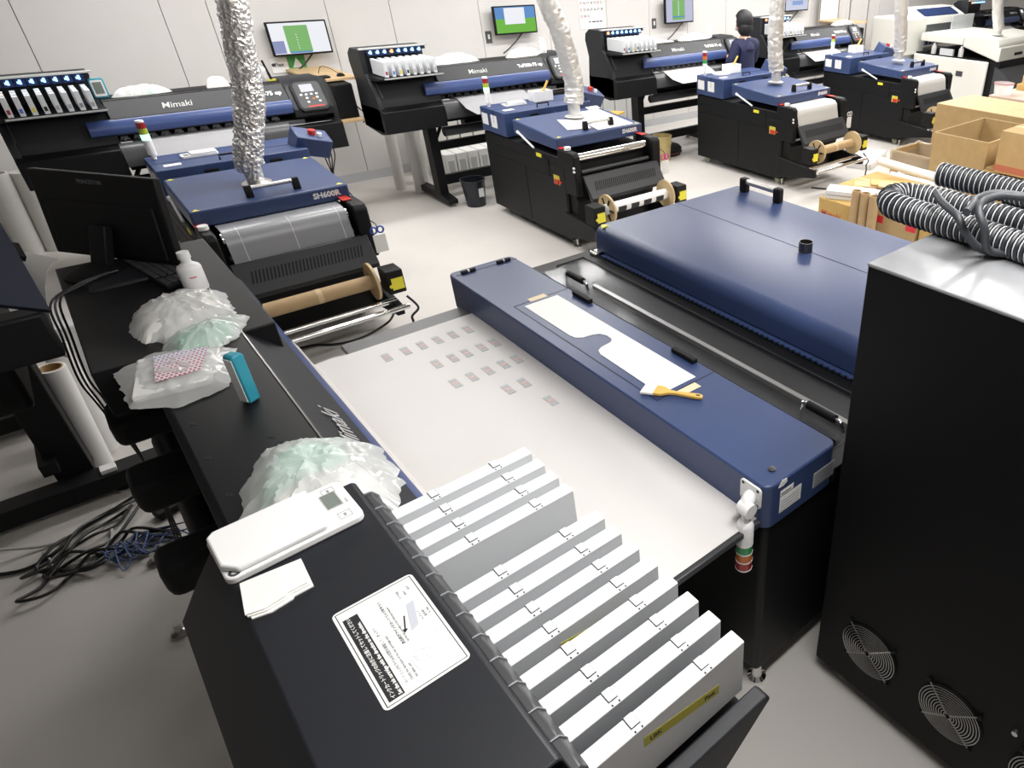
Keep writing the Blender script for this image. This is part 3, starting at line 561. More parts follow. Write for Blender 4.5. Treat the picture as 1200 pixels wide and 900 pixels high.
duct('exhaust_duct', [(8.60, 5.62, 2.93), (8.62, 5.62, 2.2), (8.66, 5.62, 1.7), (8.75, 5.62, 1.3), (8.77, 5.62, 1.12)], 0.083, foilp, 'pale foil duct rising from the dryer beside the cardboard boxes', (8.77, 5.62, 0.993), 4)

# ------------------------------------------------------------------ wide film dryer in the foreground
W = thing('wide_film_dryer', 'large navy and black film dryer taking the white film in the foreground', 'dryer', (1.154, 0.985, 0))
def wp(x, y, z): return (x - 1.154, y - 0.985, z)
def WB(x0, x1, y0, y1, z0, z1): return B(x0 - 1.154, x1 - 1.154, y0 - 0.985, y1 - 0.985, z0, z1)
WB(1.165, 3.10, 0.995, 3.05, 0.09, 0.82).out('body', black, W, bevel=0.02, seg=3)
for x, y in ((1.20, 1.02), (1.20, 3.0), (3.0, 1.05), (3.0, 3.0), (2.1, 1.05)):
    MB().lathe([(0, 0), (0.035, 0), (0.035, 0.02), (0.02, 0.03), (0.012, 0.1), (0, 0.1)], wp(x, y, 0)).out('leveler', chrome, W)
WB(0.60, 1.16, 1.005, 2.98, 0.822, 0.845).out('feed_bed', dgrey, W, bevel=0.004)
cv = MB().prism(rrect(0.0, 0.336, 0.0, 2.085, 0.035, 5), 0.815, 0.985, 'z').out('shaker_cover', navy, W, bevel=0.006)
# flap with frosted inspection window
fo = [(1.212, 1.565), (1.212, 2.545), (1.484, 2.545), (1.484, 1.565)]
b = MB()
for (x0, x1, y0, y1) in ((1.210, 1.214, 1.563, 2.547), (1.210, 1.484, 2.543, 2.547), (1.210, 1.484, 1.563, 1.567)): b.box(x0 - 1.154, x1 - 1.154, y0 - 0.985, y1 - 0.985, 0.983, 0.9858)
fl = b.out('flap_edge', ink, W, smooth=False)
WP2 = [(1.412, 2.515), (1.412, 1.575), (1.245, 1.62), (1.250, 1.955), (1.262, 1.985), (1.285, 1.998), (1.335, 2.005), (1.352, 2.022), (1.355, 2.062), (1.342, 2.092), (1.315, 2.105), (1.272, 2.112), (1.252, 2.130), (1.245, 2.16), (1.245, 2.515)]
WP2[1] = (1.412, 1.585); WP2[2] = (1.245, 1.585)
MB().prism([(x - 1.154, y - 0.985) for x, y in WP2], 0.984, 0.9872, 'z').out('frosted_window', frost, W, smooth=False)
for x, y in ((1.29, 2.535), (1.30, 1.525)): plate(wp(x, y, 0.9855), (1, 0, 0), (0, 1, 0), 0.085, 0.035, M('pale_orange_sticker', (0.75, 0.62, 0.42), 0.5), 'caution_sticker', W)
for y in (2.41, 1.72): WB(1.462, 1.487, y - 0.065, y + 0.065, 0.985, 1.005).out('flap_grip', blackm, W, bevel=0.004)
for x in (1.235, 1.42):
    h = MB().cyl(wp(x - 0.035, 3.015, 0.992), wp(x + 0.035, 3.015, 0.992), 0.009, n=10).out('hinge', blackm, W)
    MB().cyl(wp(x - 0.004, 3.015, 0.992), wp(x + 0.004, 3.015, 0.992), 0.0098, n=10).out('pin', steel, h)
WB(1.17, 1.49, 3.013, 3.016, 0.984, 0.986).out('cover_seam', ink, W, smooth=False)
MB().lathe([(0, 0), (0.013, 0), (0.013, 0.004), (0, 0.006)], wp(1.235, 1.04, 0.985)).out('plug', dgrey, W)
plate(wp(1.215, 0.9845, 0.855), (1, 0, 0), (0, 0, 1), 0.10, 0.062, paper, 'rating_label', W); plate(wp(1.215, 0.9845, 0.922), (1, 0, 0), (0, 0, 1), 0.06, 0.022, paper, 'rating_label', W)
rl = plate(wp(1.375, 0.9845, 0.858), (1, 0, 0), (0, 0, 1), 0.105, 0.062, M('silver_label', (0.45, 0.47, 0.5), 0.4), 'rating_label', W)
for k in range(5): B(1.380 - 1.154, 1.470 - 1.154, 0.9825 - 0.985, 0.9836 - 0.985, 0.866 + k * 0.011, 0.8675 + k * 0.011).out('ruled_line', dgrey, rl, smooth=False)
for k in range(4): B(1.22 - 1.154, 1.305 - 1.154, 0.9825 - 0.985, 0.9836 - 0.985, 0.864 + k * 0.012, 0.8655 + k * 0.012).out('print_line', greyl, W, smooth=False)
B(1.22 - 1.154, 1.262 - 1.154, 0.9825 - 0.985, 0.9836 - 0.985, 0.93, 0.936).out('print_line', greyl, W, smooth=False)
MB().prism([(0.05, 0.965), (0.066, 0.99), (0.072, 0.985), (0.085, 0.985), (0.088, 0.97), (0.07, 0.962)], -0.0022, -0.0005, 'y').out('torn_sticker', paper, W, smooth=False)
# hanging signal light on a bracket
sb = MB().prism(rrect(-0.0, 0.075, 0.0, 0.075, 0.012), -0.008, 0.0, 'x')
g = MB(); pr = [(p[0] + 0.018, p[1] + 0.898) for p in rrect(0, 0.085, 0, 0.078, 0.012)]
g.prism(pr, -0.008, 0.0, 'x'); sl = g.out('signal_light', white, W, bevel=0.002)
for dy in (0.03, 0.09):
    for dz in (0.908, 0.966): MB().cyl((-0.009, dy, dz), (-0.0075, dy, dz), 0.0055, n=10).out('screw', ink, sl)
b = MB(); b.tube([(0, 0.058, 0.932), (-0.025, 0.05, 0.935), (-0.045, 0.04, 0.92)], 0.022, 14, 6); b.lathe([(0, -0.022), (0.024, -0.022), (0.024, 0.022), (0, 0.022)], (-0.046, 0.038, 0.918), (0, 1, 0)); b.cyl((-0.048, 0.038, 0.915), (-0.05, 0.036, 0.86), 0.013, n=14); b.out('bracket_arm', white, sl)
b = MB(); b.lathe([(0, 0.872), (0.019, 0.872), (0.024, 0.865), (0.027, 0.858), (0.027, 0.785), (0, 0.785)], (-0.05, 0.036, 0)); b.out('housing', white, sl)
for z0, m, nm in ((0.750, greenl, 'green_lens'), (0.715, orange, 'orange_lens'), (0.680, redl, 'red_lens')):
    MB().lathe([(0, 0), (0.0265, 0), (0.0265, 0.033), (0, 0.033)], (-0.05, 0.036, z0)).out(nm, m, sl); MB().lathe([(0, 0.032), (0.0272, 0.032), (0.0272, 0.0355), (0, 0.0355)], (-0.05, 0.036, z0)).out('ring', white, sl)
MB().lathe([(0, 0), (0.024, 0.002), (0.0272, 0.006), (0.0272, 0.010), (0, 0.010)], (-0.05, 0.036, 0.671)).out('end_cap', white, sl)
# black inspection deck with clear panes and their handles
WB(1.49, 2.02, 0.985, 3.10, 0.815, 0.872).out('inspection_deck', black, W, bevel=0.004)
WB(1.56, 1.90, 1.05, 3.02, 0.870, 0.8735).out('deck_recess', char, W, smooth=False)
WB(1.585, 1.70, 1.06, 2.96, 0.890, 0.895).out('clear_pane', glass, W, smooth=False); WB(1.70, 1.87, 1.06, 3.0, 0.884, 0.889).out('clear_pane', glass, W, smooth=False)
WB(1.690, 1.715, 1.06, 2.66, 0.874, 0.898).out('pane_rail', M('grey_rail', (0.30, 0.30, 0.30), 0.3, 0.6), W, bevel=0.003)
WB(1.585, 1.588, 1.06, 2.96, 0.8735, 0.897).out('pane_gasket', ink, W, smooth=False); WB(1.867, 1.870, 1.06, 3.0, 0.8735, 0.892).out('pane_gasket', ink, W, smooth=False); WB(1.70, 1.87, 2.997, 3.0, 0.8735, 0.892).out('pane_gasket', ink, W, smooth=False)
for y in (2.72, 1.17):
    h = MB().tube([wp(1.645, y + 0.095, 0.896), wp(1.64, y + 0.09, 0.925), wp(1.64, y + 0.07, 0.935), wp(1.64, y - 0.07, 0.935), wp(1.64, y - 0.09, 0.925), wp(1.645, y - 0.095, 0.896)], 0.007, 10, 3).out('pane_handle', chrome, W)
    MB().cyl(wp(1.64, y + 0.062, 0.935), wp(1.64, y - 0.062, 0.935), 0.0165, n=14).out('grip', blackm, h)
# oven hood
pr = [(1.985, 0.885), (1.985, 0.965), (1.988, 0.983), (1.996, 1.000), (2.010, 1.014), (2.027, 1.022), (2.046, 1.025), (3.08, 1.025), (3.105, 1.01), (3.11, 0.99), (3.11, 0.83), (2.02, 0.83), (2.02, 0.885)]
oh = MB().prism([(x - 1.154, z) for x, z in pr], 1.0 - 0.985, 3.045 - 0.985, 'y').out('oven_hood', navy, W, bevel=0.008)
WB(2.575, 2.579, 1.0, 3.046, 1.0245, 1.0262).out('hood_seam', M('seam_navy', (0.018, 0.035, 0.11), 0.4), oh, smooth=False)
fm = WB(1.958, 1.99, 1.02, 2.97, 0.876, 0.884).out('flange_strip', navy, W, smooth=False)
b = MB()
for k in range(62): y = 1.05 + k * 0.0305; b.box(1.9565 - 1.154, 1.966 - 1.154, y - 0.985, y + 0.012 - 0.985, 0.8765, 0.8848)
b.out('flange_notches', blackm, fm, smooth=False, kind='stuff')
hg = WB(1.955, 2.0, 2.985, 3.03, 0.86, 0.90).out('latch_hinge', chrome, W, bevel=0.004); MB().cyl(wp(1.95, 2.99, 0.88), wp(1.95, 3.05, 0.88), 0.010, n=10).out('pin', chrome, hg)
MB().lathe([(0.034, 0), (0.036, 0), (0.036, 0.05), (0.0325, 0.05), (0.0325, 0.0), (0.034, 0.0)], wp(2.57, 2.04, 1.024), n=24).out('pipe_stub', M('dark_steel', (0.10, 0.10, 0.10), 0.3, 0.8), W); MB().lathe([(0, 0), (0.0325, 0)], wp(2.57, 2.04, 1.0275), n=20).out('pipe_bore', blackm, W)
hh = MB().cyl(wp(3.03, 2.91, 1.090), wp(3.03, 2.66, 1.090), 0.018, n=14).out('hood_handle', steel, W)
for y in (2.925, 2.645): WB(3.006, 3.054, y - 0.026, y + 0.026, 1.022, 1.112).out('bracket', blackm, hh, bevel=0.010)
MB().add([wp(1.998, 2.995, 1.0262), wp(2.05, 2.995, 1.0265), wp(2.025, 3.035, 1.0265), wp(1.998, 2.995, 1.02), wp(2.05, 2.995, 1.02), wp(2.025, 3.035, 1.02)], [(0, 1, 2), (5, 4, 3), (0, 3, 4, 1), (1, 4, 5, 2), (2, 5, 3, 0)]).out('corner_sticker', yel, W, smooth=False)

# printed marks on the film: small faded three colour test blocks
MK = [M('faded_print_%d' % i, c, 0.5) for i, c in enumerate(((0.52, 0.54, 0.56), (0.66, 0.52, 0.50), (0.50, 0.52, 0.53)))]
fmo = [c for c in FG.children if c.name.split('.')[0] == 'film'][0]
def to_fg(x, y, z): return (y - 0.42, -(x + 0.13), z)
MARKS = [(0.69, 2.77), (0.77, 2.77), (0.84, 2.77), (0.91, 2.77), (0.98, 2.77), (1.05, 2.77), (0.82, 2.58), (0.89, 2.58), (0.95, 2.58), (1.02, 2.58), (0.81, 2.39), (0.88, 2.39), (0.95, 2.39), (1.02, 2.39), (0.94, 2.21), (1.01, 2.21), (1.02, 2.03), (1.08, 2.58), (1.08, 2.39)]
for px_, y in MARKS:
    b = MB()
    for j in range(3):
        y0 = y - j * 0.026
        b.prism([to_fg(px_, y0, 0)[:2], to_fg(px_ + 0.03, y0, 0)[:2], to_fg(px_ + 0.03, y0 - 0.021, 0)[:2], to_fg(px_, y0 - 0.021, 0)[:2]], 0.8505, 0.8512, 'z', j)
    b.out('printed_mark', MK, fmo, smooth=False)

# ------------------------------------------------------------------ tall black cabinet with fan grilles, hoses and cable on it
K = thing('blower_cabinet', 'tall black cabinet with round fan grilles at the right edge', 'cabinet', (1.393, 0.90, 0))
B(0, 1.0, -1.3, 0, 0.07, 1.655).out('body', blackc, K, bevel=0.004)
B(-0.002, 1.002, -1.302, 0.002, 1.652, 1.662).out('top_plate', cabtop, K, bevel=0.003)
for y in (-0.09, -1.2):
    for x in (0.06, 0.92): MB().lathe([(0, 0), (0.03, 0), (0.03, 0.015), (0.012, 0.03), (0.012, 0.08), (0, 0.08)], (x, y, 0)).out('leveler', steel, K)
for y in (-0.21, -0.515, -0.82):
    g = MB().cyl((-0.0030, y, 0.31), (0.0, y, 0.31), 0.110, n=32).out('fan_grille', blackc, K, smooth=False)
    MB().cyl((-0.0045, y, 0.31), (-0.003, y, 0.31), 0.105, n=32).out('fan_opening', M('fan_dark', (0.002, 0.002, 0.002), 0.8), g)
    b = MB()
    for k in range(1, 12):
        r = 0.009 * k + 0.004; n = 40; pts = [(-0.010 - 0.006 * (1 - (r / 0.105) ** 2), y + r * math.cos(2 * math.pi * i / n), 0.31 + r * math.sin(2 * math.pi * i / n)) for i in range(n + 1)]
        b.tube(pts, 0.0014, 5, 1, caps=False)
    b.out('grille_rings', M('grille_wire', (0.6, 0.6, 0.61), 0.3, 1.0), g, kind='stuff')
    for a in (45, 135, 225, 315):
        c, s_ = math.cos(R(a)), math.sin(R(a)); MB().cyl((-0.014, y + 0.008 * c, 0.31 + 0.008 * s_), (-0.007, y + 0.118 * c, 0.31 + 0.118 * s_), 0.0022, n=6).out('spoke', steel, g)
        MB().cyl((-0.012, y + 0.122 * c, 0.31 + 0.122 * s_), (-0.003, y + 0.122 * c, 0.31 + 0.122 * s_), 0.007, n=8).out('screw', blackm, g)
MB().cyl((-0.012, -0.70, 0.44), (0, -0.70, 0.44), 0.009, n=10).out('screw', steel, K)
def flexhose(name, pts, r, label, sub=10):
    P = [Vector(p) for p in pts]; t = thing(name, label, 'hose', tuple(P[0] - Vector((0, 0, r))), 0, None)
    o0 = Vector(t.location); P = [p - o0 for p in P]
    b = MB(); b.tube(P, r * 0.90, 18, sub); b.out('hose_wall', hosed, t)
    # resample the centre line by length and wind pale rings around it
    Q = []
    for i in range(len(P) - 1):
        p0, p1, p2, p3 = P[max(i - 1, 0)], P[i], P[i + 1], P[min(i + 2, len(P) - 1)]
        for k in range(24):
            u = k / 24; Q.append(0.5 * ((2 * p1) + (p2 - p0) * u + (2 * p0 - 5 * p1 + 4 * p2 - p3) * u * u + (3 * p1 - p0 - 3 * p2 + p3) * u ** 3))
    Q.append(P[-1]); acc = 0; nxt = 0.004; rings = MB(); folds = MB(); c = 0
    for a, d in zip(Q, Q[1:]):
        L = (d - a).length
        while acc + L > nxt:
            p = a.lerp(d, (nxt - acc) / L); ax = (d - a).normalized(); u = ax.orthogonal().normalized(); v = ax.cross(u)
            wob = ax * 0.002 * math.sin(c * 12.9)
            ring = [p + wob + (u * math.cos(2 * math.pi * i / 16) + v * math.sin(2 * math.pi * i / 16)) * r * (0.985 if c % 2 == 0 else 0.96) for i in range(17)]
            (rings if c % 2 == 0 else folds).tube(ring, 0.0016 if c % 2 == 0 else 0.0050, 6, 1, caps=False)
            c += 1; nxt += 0.0088
        acc += L
    rings.out('wire_rings', hosel, t, kind='stuff'); folds.out('fabric_folds', M('hose_fold', (0.016, 0.018, 0.023), 0.4), t, kind='stuff')
    return t
HZ = 1.7005
flexhose('ribbed_hose', [(1.62, -0.32, HZ), (1.65, 0.20, HZ), (1.668, 0.50, HZ), (1.69, 0.66, HZ), (1.70, 0.78, HZ), (1.705, 0.90, HZ), (1.71, 1.00, HZ), (1.725, 1.06, HZ), (1.775, 1.095, HZ), (1.83, 1.075, HZ), (1.855, 1.00, HZ), (1.855, 0.87, HZ), (1.85, 0.74, HZ), (1.85, 0.40, HZ), (1.86, -0.30, HZ)], 0.037, 'dark ribbed hose bent in a U on top of the black cabinet')
flexhose('ribbed_hose', [(2.11, 1.135, HZ), (2.115, 0.97, HZ), (2.11, 0.826, HZ), (2.09, 0.6, HZ), (2.09, -0.28, HZ)], 0.037, 'straight dark ribbed hose with an open end, behind the bent one on the cabinet')
t = thing('rubber_cable', 'thick grey cable looped over the ribbed hoses on the black cabinet', 'cable', (1.65, 0.7, 1.662))
def rel(P, o): return [tuple(Vector(p) - Vector(o)) for p in P]
o0 = (1.65, 0.7, 1.662)
b = MB(); b.tube(rel([(1.70, 0.915, 1.775), (1.645, 0.86, 1.772), (1.60, 0.79, 1.765), (1.60, 0.755, 1.725), (1.64, 0.72, 1.683), (1.70, 0.665, 1.679), (1.735, 0.62, 1.679), (1.76, 0.5, 1.679), (1.76, 0.3, 1.679)], o0), 0.0105, 10, 8)
b.tube(rel([(1.80, 0.3, 1.79), (1.80, 0.5, 1.80), (1.78, 0.62, 1.80), (1.713, 0.683, 1.815), (1.69, 0.722, 1.815), (1.64, 0.743, 1.81), (1.584, 0.73, 1.80), (1.575, 0.70, 1.76), (1.63, 0.70, 1.69), (1.70, 0.635, 1.68), (1.73, 0.5, 1.68), (1.73, 0.3, 1.68)], o0), 0.0105, 10, 8)
b.tube(rel([(1.545, 0.742, 1.80), (1.60, 0.755, 1.805), (1.65, 0.77, 1.805), (1.72, 0.74, 1.81), (1.80, 0.60, 1.80)], o0), 0.0100, 10, 6)
b.out('cable_loops', rubber, t)

# ------------------------------------------------------------------ things on the foreground printer
ZT = 1.302
# white kitchen scale on the cartridge tower
ux, uy = Vector((0.18, 0.02, 0)).normalized(), Vector((-0.10, 0.995, 0)).normalized()
t = thing('digital_scale', 'white flat digital scale with a grey display in the foreground', 'scale', (0.060, 1.105, 1.4905), R(2))
MB().prism(rrect(-0.105, 0.105, -0.062, 0.062, 0.014), 0.0, 0.014, 'z').out('base', white, t, bevel=0.003)
MB().prism([(-0.103, -0.035), (-0.085, -0.058), (0.045, -0.058), (0.052, -0.05), (0.052, 0.058), (-0.092, 0.058), (-0.103, 0.047)], 0.014, 0.026, 'z').out('platform', white, t, bevel=0.004, seg=3)
plate((0.062, -0.012, 0.0141), (1, 0, 0), (0, 1, 0), 0.027, 0.046, M('scale_rim', (0.5, 0.5, 0.5), 0.4), 'display_rim', t); plate((0.064, -0.010, 0.0149), (1, 0, 0), (0, 1, 0), 0.023, 0.042, lcd, 'display', t)
for y in (-0.040, 0.040):
    b = MB()
    for a in ((0.070, 0.090, y - 0.009, y - 0.0083), (0.070, 0.090, y + 0.0083, y + 0.009), (0.070, 0.0707, y - 0.009, y + 0.009), (0.0893, 0.090, y - 0.009, y + 0.009)): b.box(*a, 0.0138, 0.0146)
    b.box(0.078, 0.082, y - 0.004, y + 0.004, 0.0138, 0.0146); b.out('button', greyl, t, smooth=False)
text('tare', 0.008, (0.097, -0.012, 0.0142), (0, 1, 0), (-1, 0, 0), greyl, 'lettering', t, depth=0.0002)
text('zero', 0.009, (0.058, -0.05, 0.0142), (0, 1, 0), (-1, 0, 0), ink, 'lettering', t, depth=0.0002) if False else None
MB().lathe([(0.005, 0), (0.009, 0), (0.009, 0.0012), (0.005, 0.0012), (0.005, 0)], (-0.09, -0.050, 0.0135)).out('hang_hole', dgrey, t)
# folded white wipes
t = thing('folded_wipe', 'small folded white wipes lying in front of the digital scale', 'wipe', (0.01, 0.99, 1.4905), R(-6))
for k, (dx, dy) in enumerate(((0.006, -0.008), (0.002, -0.003), (0, 0))):
    MB().prism([(-0.045 + dx, -0.036 + dy), (-0.02 + dx, -0.040 + dy), (0.01 + dx, -0.032 + dy), (0.012 + dx, -0.028 + dy), (0.040 + dx, -0.024 + dy), (0.042, 0.035), (-0.043, 0.036)], 0.0025 * k, 0.0025 * k + 0.0024, 'z').out('wipe_layer', wcloth, t, smooth=False)
# warning label on the tower, text running away from the camera
lab = None
lw = MB(); tw = [c for c in FG.children if c.name.split('.')[0] == 'cartridge_tower'][0]
def tf(x, y): return (y - 0.42, -(x + 0.13))
def lplate(x0, x1, y0, y1, z0, z1, mat, name, parent, r=0.0):
    pr = rrect(x0, x1, y0, y1, r) if r else [(x0, y0), (x1, y0), (x1, y1), (x0, y1)]
    return MB().prism([tf(*p) for p in pr], z0, z1, 'z').out(name, mat, parent, smooth=False)
LX0, LX1, LY0, LY1 = 0.052, 0.172, 0.672, 0.878
lab = lplate(LX0, LX1, LY0, LY1, 1.4895, 1.4905, paper, 'warning_label', FG, 0.008)
b = MB()
def strip(x0, x1, y0, y1): b.prism([tf(x0, y0), tf(x1, y0), tf(x1, y1), tf(x0, y1)], 1.4904, 1.4908, 'z')
i_, th = 0.004, 0.0012
strip(LX0 + i_, LX1 - i_, LY0 + i_, LY0 + i_ + th); strip(LX0 + i_, LX1 - i_, LY1 - i_ - th, LY1 - i_); strip(LX0 + i_, LX0 + i_ + th, LY0 + i_, LY1 - i_); strip(LX1 - i_ - th, LX1 - i_, LY0 + i_, LY1 - i_)
b.out('border', ink, lab, smooth=False)
lplate(LX0 + 0.009, LX0 + 0.030, LY0 + 0.010, LY1 - 0.022, 1.4904, 1.4909, ink, 'title_band', lab)
def ltext(s, size, x, y, mat, bold=0): # baseline at x, starts at y, reads towards +Y; local frame of the printer
    p = tf(x, y); return text(s, size, (p[0], p[1], 1.4910), (1, 0, 0), (0, 1, 0), mat, 'lettering', lab, depth=0.0002, bold=bold)
def ltext(s, size, x, y, mat, bold=0):
    return text(s, size, (tf(x, y)[0], tf(x, y)[1], 1.4910), (1, 0, 0), (0, 1, 0), mat, 'lettering', lab, depth=0.0002, bold=bold)
ltext('インクカートリッジの向きに注意してセットしてください', 0.0066, LX0 + 0.0185, LY0 + 0.012, paper, 0.0001)
ltext('Set the ink cartridge with the direction to the direction.', 0.0068, LX0 + 0.0275, LY0 + 0.012, paper, 0.0002)
ltext('カートリッジのラベルの位置を確認して、まっすぐ', 0.0052, LX0 + 0.040, LY0 + 0.022, greyl); ltext('Check the direction of the ink cartridge and', 0.0052, LX0 + 0.047, LY0 + 0.022, greyl); ltext('the label, and', 0.0052, LX0 + 0.0535, LY0 + 0.022, greyl)
ltext('次の向きでインクカートリッジをセット', 0.0055, LX0 + 0.062, LY0 + 0.085, ink); ltext('Set the ink cartridge in the following manner.', 0.0044, LX0 + 0.0675, LY0 + 0.085, greyl)
for k, (s, y) in enumerate((('ラベル面', 0.165), ('Label', 0.168), ('向き', 0.176))): ltext(s, 0.0048, LX0 + 0.090 + 0.008 * k, LY0 + y, greyl)
for k, (s, y) in enumerate((('IC チップ', 0.108), ('面を奥へ', 0.110), ('IC chip', 0.112))): ltext(s, 0.0046, LX0 + 0.099 + 0.006 * k, LY0 + y, greyl)
pale = M('pale_print', (0.50, 0.52, 0.58), 0.5)
b = MB(); b.prism([tf(LX0 + x, LY0 + y) for x, y in ((0.076, 0.098), (0.089, 0.104), (0.101, 0.152), (0.089, 0.150))], 1.4904, 1.4909, 'z'); b.out('cartridge_picture', pale, lab, smooth=False)
b = MB(); b.prism([tf(LX0 + x, LY0 + y) for x, y in ((0.0695, 0.108), (0.0715, 0.107), (0.080, 0.132), (0.078, 0.133))], 1.4904, 1.4909, 'z'); b.prism([tf(LX0 + x, LY0 + y) for x, y in ((0.067, 0.110), (0.068, 0.102), (0.0745, 0.107))], 1.4904, 1.4909, 'z'); b.out('arrow', ink, lab, smooth=False)
b = MB()
def pl(pts):
    for (x0, y0), (x1, y1) in zip(pts, pts[1:]):
        d = Vector((x1 - x0, y1 - y0)).normalized() * 0.0003; n = Vector((-d.y, d.x)); b.prism([tf(LX0 + x0 + n.x, LY0 + y0 + n.y), tf(LX0 + x1 + n.x, LY0 + y1 + n.y), tf(LX0 + x1 - n.x, LY0 + y1 - n.y), tf(LX0 + x0 - n.x, LY0 + y0 - n.y)], 1.4904, 1.4908, 'z')
pl([(0.058, 0.030), (0.082, 0.020), (0.098, 0.042), (0.104, 0.075), (0.086, 0.086), (0.066, 0.066), (0.058, 0.030)]); pl([(0.066, 0.066), (0.084, 0.052), (0.104, 0.075)]); pl([(0.084, 0.052), (0.082, 0.020)]); pl([(0.058, 0.030), (0.056, 0.052), (0.066, 0.066)]); pl([(0.060, 0.056), (0.074, 0.048), (0.078, 0.038), (0.064, 0.044), (0.060, 0.056)]); pl([(0.075, 0.060), (0.095, 0.050)])
b.out('line_drawing', pale, lab, smooth=False)
# yellow tape with handwriting on the nearest cartridge and a second one
CL = sorted([o for o in C.objects if o.name.startswith('ink_cartridge') and o.location.z > 1.2 and o.location.y < 1.5], key=lambda o: o.location.y)
for c in (CL[0], CL[4]):
    tp = MB().prism([(0.055, 0.050), (0.20, 0.078), (0.20, 0.100), (0.055, 0.072)], -0.0150, -0.0144, 'x').out('yellow_tape', tape_y, c, smooth=False)
    for o_, s in (((-0.0152, 0.190, 0.083), 'LBK'), ((-0.0152, 0.085, 0.062), 'Pink')): text(s, 0.013, o_, (0, -1, -0.19), (0, 0, 1), ink, 'lettering', tp, depth=0.0001, bold=0.0003)
    if c is CL[4]: tag(c, 'ink cartridge fifth from the near end, a yellow tape edge showing in the gap')
# bags of wipes
def pouch(label, outline, h, seed, white_in, green_in, group=None, z=ZT, extra=None):
    o = Vector((sum(p[0] for p in outline) / len(outline), sum(p[1] for p in outline) / len(outline), z))
    t = thing('bag_of_wipes', label, 'bag', o, 0, group)
    loc = lambda P: [(p[0] - o.x, p[1] - o.y) for p in P]
    if white_in: blob(loc(white_in), h * 0.78, seed + 5, 'white_wipes', wcloth, t, rings=6, n=32, rough=h * 0.15, power=5, freq=22)
    if green_in: blob(loc(green_in), h * 0.70, seed + 9, 'green_wipes', mint, t, rings=6, n=32, rough=h * 0.15, power=5, freq=22)
    blob(loc(outline), h, seed, 'bag', bagm, t, rings=18, n=90, rough=h * 0.13, power=2.4, freq=15, ridge=True)
    return t
pouch('clear bag of white wipes beside the white bottle on the foreground printer', [(0.0, 2.72), (0.07, 2.79), (0.17, 2.80), (0.255, 2.72), (0.245, 2.50), (0.15, 2.46), (0.05, 2.42), (-0.03, 2.55)], 0.052, 1, [(0.0, 2.69), (0.16, 2.76), (0.235, 2.70), (0.225, 2.52), (0.14, 2.48), (-0.01, 2.47)], None)
pouch('clear bag of pale green wipes between the white bag and the colour chart', [(0.03, 2.42), (0.14, 2.47), (0.225, 2.48), (0.27, 2.46), (0.215, 2.34), (0.13, 2.28), (0.05, 2.29)], 0.045, 2, None, [(0.045, 2.41), (0.14, 2.46), (0.225, 2.46), (0.20, 2.35), (0.12, 2.295), (0.055, 2.30)])
t = pouch('clear bag holding a white card printed with a blue to red pattern', [(-0.095, 2.33), (0.0, 2.39), (0.13, 2.34), (0.19, 2.26), (0.12, 2.04), (0.0, 2.02), (-0.09, 2.10)], 0.030, 3, None, None)
MB().prism([(-0.115, -0.10), (0.05, -0.13), (0.115, 0.045), (-0.07, 0.12)], 0.002, 0.022, 'z').out('white_card', paper, t, bevel=0.003)
def chart_mat():
    m = bpy.data.materials.new('colour_chart'); m.use_nodes = True; nt = m.node_tree; b = nt.nodes['Principled BSDF']
    tc = nt.nodes.new('ShaderNodeTexCoord'); sp = nt.nodes.new('ShaderNodeSeparateXYZ'); nt.links.new(tc.outputs['Generated'], sp.inputs[0])
    r = nt.nodes.new('ShaderNodeValToRGB'); r.color_ramp.elements[0].color = (0.55, 0.06, 0.14, 1); r.color_ramp.elements[1].color = (0.25, 0.32, 0.62, 1); e = r.color_ramp.elements.new(0.55); e.color = (0.55, 0.16, 0.36, 1)
    nt.links.new(sp.outputs[1], r.inputs[0])
    ck = nt.nodes.new('ShaderNodeTexBrick'); ck.inputs['Scale'].default_value = 1; ck.inputs['Brick Width'].default_value = 0.075; ck.inputs['Row Height'].default_value = 0.085; ck.inputs['Mortar Size'].default_value = 0.016
    ck.inputs['Mortar'].default_value = (0.82, 0.82, 0.82, 1); nt.links.new(tc.outputs['Generated'], ck.inputs['Vector']); nt.links.new(r.outputs[0], ck.inputs['Color1']); nt.links.new(r.outputs[0], ck.inputs['Color2'])
    nt.links.new(ck.outputs['Color'], b.inputs['Base Color']); b.inputs['Roughness'].default_value = 0.4; return m
MB().prism([(-0.055, -0.075), (0.045, -0.085), (0.09, 0.05), (-0.035, 0.085)], 0.0325, 0.0335, 'z').out('colour_chart', chart_mat(), t, smooth=False)
pouch('crumpled clear bag with green and white wipes behind the digital scale', [(0.01, 1.44), (0.04, 1.56), (0.10, 1.66), (0.20, 1.64), (0.26, 1.58), (0.315, 1.50), (0.31, 1.36), (0.27, 1.265), (0.10, 1.25), (0.03, 1.26)], 0.075, 4, [(0.04, 1.42), (0.14, 1.47), (0.26, 1.44), (0.27, 1.32), (0.22, 1.27), (0.06, 1.27)], [(0.05, 1.46), (0.10, 1.58), (0.18, 1.60), (0.25, 1.54), (0.24, 1.46), (0.14, 1.44)])
